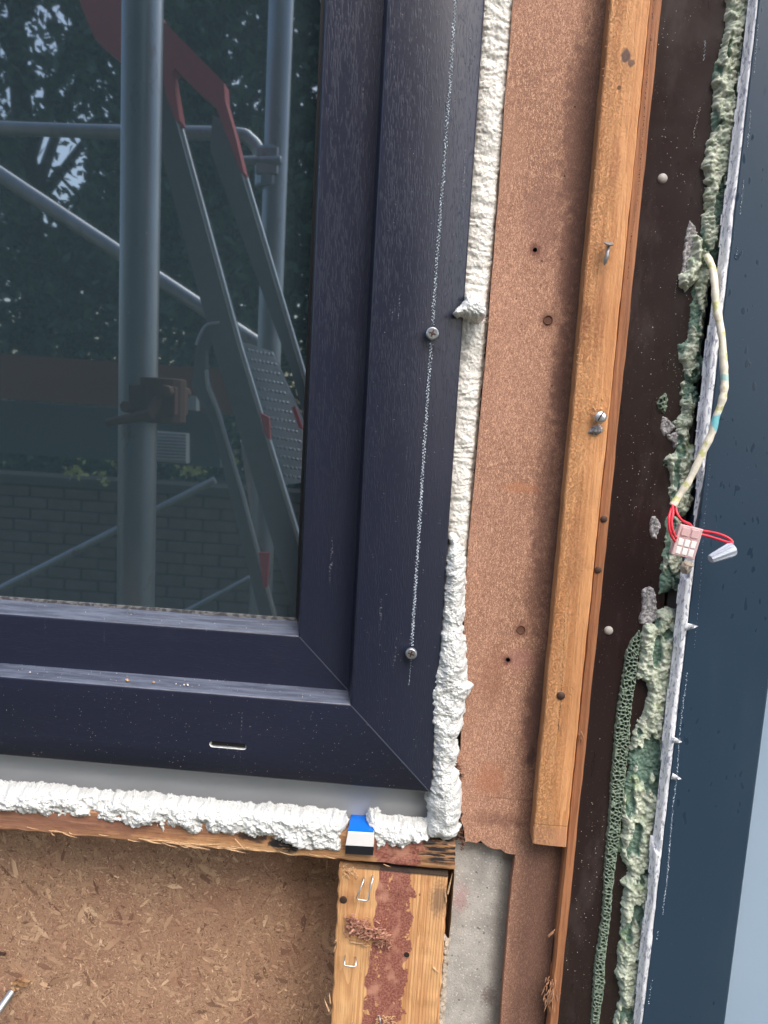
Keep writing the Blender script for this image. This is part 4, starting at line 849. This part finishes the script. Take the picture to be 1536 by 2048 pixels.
sp_ = [(1582, -560)]+Z1([(1425, 0), (1395, 300), (1335, 800), (1285, 1200), (1250, 1500), (1210, 1900)])+Z2([(1122, 0), (1092, 250), (1062, 450), (1032, 800), (1000, 1000), (965, 1300), (948, 1550), (935, 1700), (912, 1850), (893, 2048)])+Z3([(1100, 200), (1082, 400), (1055, 600), (1035, 760), (1022, 900), (1005, 1050), (985, 1280), (962, 1500), (935, 1800)])+Z5([(1005, 0), (975, 260), (950, 520), (930, 780), (905, 1000), (885, 1195)])+[(1235, 2560), (1205, 2560)]+Z5([(830, 1195), (850, 950), (870, 720), (905, 500), (918, 200)])+Z3([(885, 1700), (905, 1500), (930, 1300), (945, 1050), (968, 860), (998, 640), (1015, 420), (1030, 250), (1050, 120)])+Z2([(845, 1900), (850, 1850), (915, 1620), (930, 1400), (938, 1300), (925, 1200), (930, 1060), (945, 860), (968, 700), (985, 480), (1025, 250), (1050, 0)])+Z1([(1165, 1800), (1185, 1500), (1240, 1130), (1290, 700), (1330, 350), (1370, 0)])+[(1545, -560)]
seal_ = relief('clear_sealant', sp_, BY+.0065, .0006, lambda P, sd: .0062*np.clip(sd/.0012, 0, 1)**.6+.0002*fbm(P*np.array([260, 120, 1]), 3, 5)-.0012*np.clip(1-sd/.004, 0, 1), M['silicone'], rag=.00018, ragf=200, sink=.006)
tag(seal_, 'streaky translucent white sealant strip along the left edge of blue trim', 'sealant')
for (a, b, s_, dz) in [(1084, 440, 1, 0), (1010, 1085, .8, -.1), (1010, 1295, .75, -.1)]:   # peeled tabs of film curling off
    p = Vector(W(*Z3([(a-22, b+4)])[0], BY-.001)); n = 8; V_ = []; L = .0080*s_
    for i in range(n+1):
        t = i/n; c = p+Vector((L*.7*t, -L*.9*t*t, L*(.05+.35*t*t)+dz*.01*t)); wv = .0030*s_*(1-t)**.6
        V_ += [c+Vector((0, 0, wv*.6)), c+Vector((-.0008, -.0006, -wv*.9)), c+Vector((0, .0004, wv)), c+Vector((-.0008, -.0002, -wv*.9))]
    F_ = [(4*i, 4*i+1, 4*i+5, 4*i+4) for i in range(n)]+[(4*i+3, 4*i+2, 4*i+6, 4*i+7) for i in range(n)]+[(4*i+2, 4*i, 4*i+4, 4*i+6) for i in range(n)]+[(4*i+1, 4*i+3, 4*i+7, 4*i+5) for i in range(n)]
    mesh_obj('peeling_tab', V_, F_, M['silicone'], seal_, True)
mb = MB(); mb.box((.52, .025, Z0-.1), (.28, .02, .53)); pb = mb.build('pale_sheet', M['pale_blue']); tag(pb, 'pale sky blue sheet at the lower right edge, beyond the navy trim', 'sheet')

# ------------------------------------------------------------------ cable, connector block, wire nut
cab = empty('electric_cable', W(1420, 560, -.01), 'cream cable smeared with green foam, red wires ending in clear block and grey nut', 'cable')
cp = Z2([(990, -120), (1025, -40), (1038, 60), (1045, 180), (1068, 300), (1084, 400), (1090, 500), (1097, 600), (1100, 690), (1085, 790), (1045, 900), (1018, 1000), (960, 1120), (880, 1290), (820, 1380), (775, 1452)])
cyy = [.004, -.006, -.012, -.014, -.016, -.018, -.019, -.020, -.021, -.022, -.022, -.022, -.022, -.022, -.022, -.023]
P = [Vector(W(a, b, y)) for (a, b), y in zip(cp, cyy)]
def spl(P, k=8):
    out = []; n = len(P)
    for i in range(n-1):
        a, b, c, d = P[max(i-1, 0)], P[i], P[i+1], P[min(i+2, n-1)]
        for j in range(k):
            t = j/k; out.append(.5*((2*b)+(c-a)*t+(2*a-5*b+4*c-d)*t*t+(3*b-a-3*c+d)*t**3))
    return out+[P[-1]]
P = spl(P); rad = [.0023+.0003*vnoise(np.array([[i*.35, 0, 0]]))[0] for i in range(len(P))]
mb = MB(); mb.tube(P, rad, 16); auto_smooth(mb.build('sheath', M['sheath'], cab), 50)
def wire(pts, r=.00085):
    mb = MB(); mb.tube(spl([Vector(W(*Z2([(a, b)])[0], y)) for a, b, y in pts], 6), r, 10); return mb.build('wire', M['red_wire'], cab, True)
wire([(785, 1440, -.022), (765, 1475, -.026), (750, 1530, -.030), (752, 1600, -.031), (768, 1650, -.030), (790, 1680, -.027)])
wire([(772, 1445, -.024), (775, 1500, -.029), (765, 1560, -.031), (780, 1630, -.031), (800, 1660, -.026)])
wire([(790, 1445, -.022), (800, 1500, -.026), (830, 1545, -.027), (880, 1570, -.024), (900, 1600, -.02)])
wire([(930, 1610, -.020), (975, 1615, -.021), (1050, 1628, -.024), (1110, 1650, -.027), (1148, 1680, -.029), (1140, 1715, -.030)])
wire([(925, 1630, -.022), (975, 1640, -.023), (1050, 1662, -.026), (1110, 1682, -.029), (1145, 1692, -.031), (1135, 1715, -.031)])
c4 = [Vector(W(*Z2([q])[0], -.028)) for q in [(822, 1568), (968, 1604), (908, 1808), (766, 1760)]]
ux = (c4[1]-c4[0]).normalized(); uz = (c4[0]-c4[3]).normalized(); wdt = (c4[1]-c4[0]).length; hgt = (c4[0]-c4[3]).length; uy = Vector((0, 1, 0))
def bb(mb, u0, u1, v0, v1, d0, d1):
    v = [c4[3]+ux*(wdt*u)+uz*(hgt*v_)+uy*d for u in (u0, u1) for v_ in (v0, v1) for d in (d0, d1)]
    mb.add(v, [(0, 1, 3, 2), (4, 6, 7, 5), (0, 4, 5, 1), (2, 3, 7, 6), (0, 2, 6, 4), (1, 5, 7, 3)])
mb = MB(); bb(mb, 0, 1, 0, 1, 0, .0055); blk = mb.build('connector_block', M['clear_pink'], cab); bevel(blk, .0006, 2)
for r_ in range(2):
    for q in range(3):
        mb = MB(); bb(mb, .12+.27*q, .33+.27*q, .07+.27*r_, .29+.27*r_, -.0004, .0006); o = mb.build('terminal_window', M['white_plastic'], blk); bevel(o, .0002, 1)
for q in range(2):
    mb = MB(); bb(mb, .12+.42*q, .44+.42*q, .66, .93, -.0008, .0004); o = mb.build('clamp_cap', M['red_wire'] if False else M['clear_pink'], blk); bevel(o, .0003, 1)
mb = MB(); bb(mb, .2, .8, .70, .76, .001, .002); bb(mb, .25, .32, .55, .9, .001, .002); bb(mb, .62, .69, .55, .9, .001, .002); mb.build('clamp_strip', M['red_wire'], blk)
a = Vector(W(*Z2([(1150, 1728)])[0], -.031)); b = Vector(W(*Z2([(1010, 1790)])[0], -.036)); ax = (b-a).normalized(); L = (b-a).length; t1 = ax.orthogonal().normalized(); t2 = ax.cross(t1); V_ = []; n = 40
for (t, r_) in [(0, .0030), (0, .0041), (.12, .0044), (.22, .0042), (.95, .0027), (1, .0023), (1.0, .0014)]:
    for k in range(n):
        an = 2*math.pi*k/n; rr_ = r_*(1+(.07*(1 if k % 5 < 2 else -1) if .1 < t < .97 else 0)); V_.append(a+ax*L*t+(t1*math.cos(an)+t2*math.sin(an))*rr_)
F_ = [(i*n+k, i*n+(k+1) % n, (i+1)*n+(k+1) % n, (i+1)*n+k) for i in range(6) for k in range(n)]+[tuple(range(n))[::-1], tuple(6*n+k for k in range(n))]
o = mesh_obj('wire_nut', V_, F_, M['nut'], cab); auto_smooth(o, 30)
o = relief('foam_residue', Z2([(850, 1812), (885, 1818), (893, 1835), (872, 1850), (862, 1875), (845, 1868), (838, 1838)]), -.010, .0004, lambda P, sd: .003*np.clip(sd/.001, 0, 1)**.5+.0006*fbm(P*400, 3, 3), M['plaster'], rag=.0006, sink=.003); tag(o, 'tiny cream flake hanging under the connector block', 'foam')

# ------------------------------------------------------------------ what the glass reflects (stands behind the camera)
m = Mat('galvanised_tube'); tc = m.mix(m.noise(30, m.map(scale=(1, 1, .3)), 5), (.24, .26, .30), (.43, .45, .49)); tc = m.mix(m.mth('MULTIPLY', m.smooth(m.noise(22, m.map(scale=(1, 1, .4), loc=(5, 1, 2)), 6, .75), .57, .68), .55), tc, (.22, .13, .09)); tc = m.mix(m.smooth(m.noise(110, detail=4, rough=.7), .66, .72), tc, (.6, .6, .58))
M['tube'] = m.pbr(tc, .36, m.bump(m.noise(300), .15, .001), Metallic=.75)
M['red_plastic'] = flat('red_plastic', (.52, .085, .10), .5); M['shaded_alu'] = flat('shaded_aluminium', (.13, .14, .15), .6); M['alu'] = flat('brushed_aluminium', (.55, .57, .60), .35, Metallic=.85)  # darker aluminium: shaded side of the ladder painted as its own colour
def vt(name, pts, r, mat, label=None, cat=None, parent=None, n=20, group=None):
    mb = MB(); mb.tube(pts, r, n); o = mb.build(name, mat, parent, True); auto_smooth(o, 50)
    if label: tag(o, label, cat, group)
    return o
def pole(px, dist, label):
    p = V(px, 400, dist); root = empty('scaffold_pole', (p[0], p[1], 0), label, 'pole', 'upright scaffold tubes reflected in the window')
    mb = MB(); mb.tube([(p[0], p[1], 0), (p[0], p[1], 4.5)], .0242, 28); auto_smooth(mb.build('tube', M['tube'], root), 50)
    mb = MB(); mb.box((p[0], p[1], .004), (.075, .075, .004)); mb.build('base_plate', M['tube'], root)
    return root, p
rA, pA = pole(281, .94, 'thick grey scaffold tube near the glass, left half of the reflection')
rB, pB = pole(549, 1.52, 'thinner grey scaffold tube farther back at the right of the reflection')
mb = MB(); cc = V(306, 800, .94); mb.box((cc[0]+.008, cc[1], cc[2]), (.030, .026, .018)); mb.tube([V(320, 795, .92), V(300, 830, .90), V(212, 845, .90)], [.009, .008, .005], 8); [mb.tube([(cc[0]+dx, cc[1]-.04, cc[2]+dz), (cc[0]+dx, cc[1]+.04, cc[2]+dz)], .008, 6) for dx, dz in ((.03, .012), (-.02, -.01))]; mb.tube([(cc[0]+.012, cc[1], cc[2]-.028), (cc[0]+.012, cc[1], cc[2]+.028)], .030, 16); bevel(mb.build('coupler', M['rust'], rA), .003)
mb = MB(); cc = V(540, 330, 1.52); mb.box((cc[0], cc[1], cc[2]), (.022, .030, .026)); mb.tube([(cc[0], cc[1], cc[2]-.045), (cc[0], cc[1], cc[2]+.03)], .029, 16); mb.tube([(cc[0]-.05, cc[1]+.02, cc[2]), (cc[0]+.03, cc[1]+.03, cc[2])], .009, 8); bevel(mb.build('coupler', M['tube'], rB), .004)
dg_ = 1.60
g = [V(-500, 232, dg_), V(0, 256, dg_), V(245, 264, dg_), V(460, 268, dg_), V(500, 280, dg_), V(520, 310, dg_), V(524, 360, dg_)]
vt('guard_rail', spl([Vector(q) for q in g], 5), .014, M['tube'], 'horizontal scaffold guard rail with rounded end behind the ladder', 'rail')
vt('diagonal_brace', [V(-300, 150, 1.9), V(415, 622, 1.9), V(520, 690, 1.9)], .019, M['tube'], 'scaffold brace slanting down to the right across the reflection', 'brace', group='scaffold braces')
vt('diagonal_brace', [V(-300, 1332, 2.1), V(0, 1178, 2.1), V(430, 960, 2.1)], .011, M['tube'], 'thin scaffold brace rising to the right in the lower reflection', 'brace', group='scaffold braces')
vt('diagonal_brace', [V(330, 1245, 2.6), V(500, 1155, 2.6)], .009, M['tube'], 'faint thin brace rising at the foot of the reflection', 'brace', group='scaffold braces')
# step ladder
LD = 1.36
lad = empty('step_ladder', tuple(V(500, 1000, LD)*np.array([1, 1, 0])), 'aluminium step ladder with red top cap leaning into view in the reflection', 'ladder')
def vpoly(name, pts, dist, mat, th=.02, parent=lad): return poly_slab(name, [V(a, b, dist if not hasattr(dist, '__call__') else dist(a, b)) for a, b in pts], (0, -th, 0), mat, parent)
vpoly('stile', [(322, 150), (350, 190), (357, 240), (480, 690), (600, 1085), (700, 1400), (640, 1400), (545, 1085), (425, 690), (310, 260)], LD, M['shaded_alu'], .03)
vpoly('stile', [(425, 230), (450, 240), (482, 325), (607, 745), (735, 1160), (810, 1400), (760, 1400), (583, 745), (420, 300)], LD+.06, M['shaded_alu'], .03)
for (pts, r_) in [([(357, 240), (480, 690), (600, 1085), (700, 1400)], .005), ([(482, 325), (607, 745), (735, 1160), (810, 1400)], .005)]:
    vt('edge_highlight', [V(a, b, LD-.03) for a, b in pts], r_, M['alu'], parent=lad, n=8)  # thin bright rods modelled as the highlight along each stile
vpoly('rear_leg', [(392, 690), (420, 640), (440, 650), (410, 700), (412, 760), (435, 820), (550, 1235), (520, 1235), (425, 850), (383, 775)], LD+.02, M['shaded_alu'], .02)
vpoly('rear_leg', [(480, 880), (500, 900), (528, 1060), (540, 1100), (525, 1110), (500, 1020)], LD+.25, M['alu'], .02)
vt('edge_highlight', spl([V(a, b, LD) for a, b in [(392, 690), (411, 652), (440, 645)]]+[V(a, b, LD) for a, b in [(412, 745), (433, 815), (480, 960), (548, 1230)]][:0], 4), .003, M['alu'], parent=lad, n=8); vt('edge_highlight', [V(a, b, LD) for a, b in [(413, 740), (416, 775), (436, 822), (485, 985), (550, 1235)]], .004, M['alu'], parent=lad, n=8)
M['tread'] = flat('grey_tread_plate', (.72, .74, .78), .5)
plt = vpoly('platform', [(484, 684), (500, 688), (542, 702), (605, 840), (640, 960), (572, 970), (545, 900)], LD+.05, M['tread'], .02)
for i in range(7):
    for j in range(14):
        u, v_ = (i+.5)/7, (j+.5)/14; ax_ = 490+v_*80; bx_ = 545+v_*85; p = V(ax_+(bx_-ax_)*u, 690+v_*270+10*u, LD+.02); q = MB(); 
        if i == 0 and j == 0: dots = MB()
        dots.lathe(p, (0, 1, 0), [(0, .0035), (.003, .002)], 6)
o = dots.build('tread_studs', M['alu'], plt); o['kind'] = 'stuff'
vpoly('top_cap', [(130, -90), (230, -120), (330, 45), (448, 165), (450, 200), (470, 270), (488, 345), (482, 345), (430, 210), (385, 170), (350, 135), (343, 145), (360, 242), (352, 242), (332, 190), (322, 130), (300, 120), (245, 125), (190, 78), (165, 20)], LD-.06, M['red_plastic'], .03)
vpoly('hinge_cover', [(520, 825), (538, 835), (540, 880), (530, 870)], LD-.05, M['red_plastic'], .01); vpoly('hinge_cover', [(583, 815), (590, 812), (606, 860), (598, 855)], LD-.05, M['red_plastic'], .01)
vpoly('foot', [(517, 1106), (538, 1106), (534, 1175), (527, 1175)], LD-.06, M['red_plastic'], .01)
# planks, crate and garden wall
def vbox(name, x0, x1, y0, y1, dist, th, mat, label, cat, parent=None):
    c = [V(x0, y0, dist), V(x1, y0+(x1-x0)*.07, dist), V(x1, y1+(x1-x0)*.07, dist), V(x0, y1, dist)]; o = poly_slab(name, c, (0, -th, 0), mat, parent)
    if label: tag(o, label, cat)
    return o
m = Mat('red_brown_board'); M['toe'] = m.pbr(m.mix(m.noise(12, m.map(scale=(.1, 1, 1)), 4), (.14, .055, .04), (.22, .09, .06)), .8)
m = Mat('blue_grey_board'); M['tarp'] = m.pbr(m.mix(m.noise(6), (.045, .07, .08), (.07, .10, .11)), .7)
m = Mat('ribbed_metal'); M['rib'] = m.pbr((.30, .32, .34), .5)
vbox('toe_board', -500, 470, 672, 762, 2.2, .03, M['toe'], 'red brown scaffold board running across behind the tubes', 'board')
vbox('blue_grey_board', -500, 440, 765, 870, 2.35, .03, M['tarp'], 'dark blue grey board below the red brown one', 'board')
vbox('metal_plank', 300, 392, 785, 815, 1.95, .03, M['rib'], 'pale end of a metal plank right of the near tube', 'plank')
rb = vbox('ribbed_plank', 300, 372, 862, 922, 1.95, .03, M['rib'], 'ribbed grey plank end just right of the near scaffold tube', 'plank')
mb = MB()
for k in range(9):
    a = V(302, 864+k*6.5, 1.94); b = V(371, 868+k*6.5, 1.94); mb.tube([a, b], .0022, 6)
mb.build('rib', M['alu'], rb)
m = Mat('old_brick'); M['brick'] = m.pbr(m.mix(m.noise(9, detail=4), (.10, .07, .05), (.19, .135, .10)), .9, m.bump(m.noise(90), .5, .004))
M['mortar'] = flat('mortar', (.085, .07, .058), .95)
gy = float(V(100, 950, 4.6)[1]); gtop = float(V(120, 955, 4.6)[2])
gw = empty('garden_wall', (-1.2, gy, 0), 'low brown brick garden wall behind the scaffold braces', 'wall')
mb = MB(); mb.box((-1.0, gy-.1, gtop/2-.03), (4.0, .09, gtop/2-.03)); mb.build('core', M['mortar'], gw)
bm_ = None; k = 0; z = gtop-.10; row = 0
while z > -.02 and k < 300:
    for i in range(24):
        x = -3.6+i*.228+(row % 2)*.114
        if bm_ is None:
            mb = MB(); mb.box((x, gy-.002, z), (.107, .012, .0325)); ob = mb.build('brick', M['brick'], gw); bm_ = ob; x_, z_ = x, z; bevel(ob, .004, 1)
        else:
            ob = bm_.copy(); S.collection.objects.link(ob); ob.location = Vector((x-x_, random.uniform(-.003, .003), z-z_)); ob.parent = gw
        k += 1
        if k >= 300: break
    z -= .075; row += 1
mb = MB(); mb.box((-1.0, gy-.09, gtop-.025), (4.02, .125, .028)); mb.build('coping', M['mortar'], gw)

# trees: trunks, limbs and many leaves
def leaf_mat(name, a, b):
    m = Mat(name); c = m.mix(m.noise(1.6, detail=4), a, b); c = m.mix(m.smooth(m.noise(9), .45, .6), c, b)
    return m.pbr(c, .6)
M['leaf'] = leaf_mat('leaves', (.022, .042, .030), (.07, .11, .055)); M['leaf_y'] = leaf_mat('yellow_leaves', (.40, .42, .10), (.60, .60, .2)); M['bark'] = flat('bark', (.06, .045, .035), .9)
def project_virtual(P):
    q = P.copy(); q[:, 1] = 2*YG-q[:, 1]; c = (q-CAM)@RM; return c[:, 0]/c[:, 2]*F+CX, c[:, 1]/c[:, 2]*F+CY
HOLES = [(110, 330, 66, 80, .93), (40, 110, 75, 110, .62), (95, 40, 50, 60, .62), (150, 210, 45, 60, .6), (40, 205, 60, 40, .68), (90, 450, 30, 30, .7), (455, 90, 90, 90, .35), (490, 200, 40, 50, .4), (215, 190, 22, 70, .5), (215, 330, 18, 70, .4), (630, 190, 12, 30, .5), (430, 390, 30, 40, .3)]
def crown(cx0, cy0, cz0, rx, ry, rz, n, size, seed):
    n = int(n*1.5); size = size*.78
    r_ = np.random.default_rng(seed); nc = 90; cl = r_.normal(size=(nc, 3)); cl /= np.linalg.norm(cl, axis=1)[:, None]; cl *= (r_.random(nc)**.45)[:, None]; cl = cl*[rx, ry, rz]+[cx0, cy0, cz0]
    i = r_.integers(0, nc, n); P = cl[i]+r_.normal(size=(n, 3))*np.array([rx, ry, rz])*.15
    u, v_ = project_virtual(P); keep = np.ones(n, bool)
    for (hx, hy, ra, rb_, d) in HOLES:
        dd = ((u-hx)/ra)**2+((v_-hy)/rb_)**2; keep &= ~((dd < 1) & (r_.random(n) < d))
    P = P[keep]; n = len(P); a = r_.normal(size=(n, 3)); a /= np.linalg.norm(a, axis=1)[:, None]; b = np.cross(a, r_.normal(size=(n, 3))); b /= np.linalg.norm(b, axis=1)[:, None]
    s_ = (size*r_.uniform(.6, 1.3, n))[:, None]; c_ = np.cross(a, b)
    v = np.empty((n*4, 3)); v[0::4] = P-a*s_; v[1::4] = P+b*s_*.5+c_*s_*.1; v[2::4] = P+a*s_; v[3::4] = P-b*s_*.5+c_*s_*.1
    return v, (np.arange(n)[:, None]*4+np.arange(4)).tolist()
def tree(x, y, h, rx, rz, n, seed, label, size=.085):
    t = empty('tree', (x, y, 0), label, 'tree', 'trees behind the scaffold, seen in the glass'); r_ = np.random.default_rng(seed); mb = MB()
    mb.tube([(x, y, 0), (x+.1, y, h*.35), (x-.05, y+.1, h*.7), (x, y, h*.95)], [.20, .15, .09, .03], 10)
    for k in range(9):
        a = r_.uniform(0, 6.28); z = h*r_.uniform(.25, .75); e = Vector((x+math.cos(a)*rx*.8, y+math.sin(a)*1.0, z+h*.22)); mb.tube([(x, y, z), Vector((x, y, z)).lerp(e, .5)+Vector((0, 0, .1)), e], [.07, .045, .015], 6)
    mb.build('trunk', M['bark'], t)
    v, f = crown(x, y, h*.60, rx, 1.3, rz, n, size, seed); o = mesh_obj('crown', v, f, M['leaf'], t); return t
tree(-4.6, -7.6, 7.5, 2.2, 3.6, 15000, 1, 'broad leafy tree at far left of the reflection, bright sky showing through')
tree(-2.3, -7.0, 7.8, 2.1, 3.9, 17000, 2, 'dense leafy tree behind the near scaffold tube in the reflection')
tree(-.3, -7.4, 7.6, 2.1, 3.8, 17000, 3, 'dark leafy tree behind the step ladder in the reflection')
tree(2.0, -7.2, 7.2, 2.3, 3.6, 13000, 4, 'leafy tree outside the window reflection to the right')
tree(-3.4, -9.6, 9.0, 2.6, 4.4, 12000, 5, 'taller tree in the back row at the left'); tree(.8, -9.6, 9.0, 2.6, 4.4, 12000, 6, 'taller tree in the back row at the right')
v, f = crown(-1.6, -5.2, .75, 3.4, .6, .75, 16000, .05, 9); o = mesh_obj('hedge', v, f, M['leaf']); tag(o, 'dark clipped hedge just behind the garden wall', 'hedge')
mb = []
r_ = np.random.default_rng(5); pts = []
for (a, b, s_, n) in [(150, 945, 16, 40), (225, 915, 14, 30), (385, 935, 22, 70), (470, 925, 8, 14), (205, 955, 10, 16), (160, 915, 12, 10)]:
    for k in range(n): pts.append(V(a+r_.normal(0, s_*.6), b+r_.normal(0, 7), 4.4))
vv = []; ff = []
for p in pts:
    a = r_.normal(size=3); a /= np.linalg.norm(a); b = np.cross(a, r_.normal(size=3)); b /= np.linalg.norm(b); s_ = .02; k = len(vv); vv += [p-a*s_, p+b*s_*.6, p+a*s_, p-b*s_*.6]; ff.append((k, k+1, k+2, k+3))
o = mesh_obj('yellow_shrub', vv, ff, M['leaf_y']); tag(o, 'sparse shrub with yellow leaves showing above the garden wall', 'shrub')
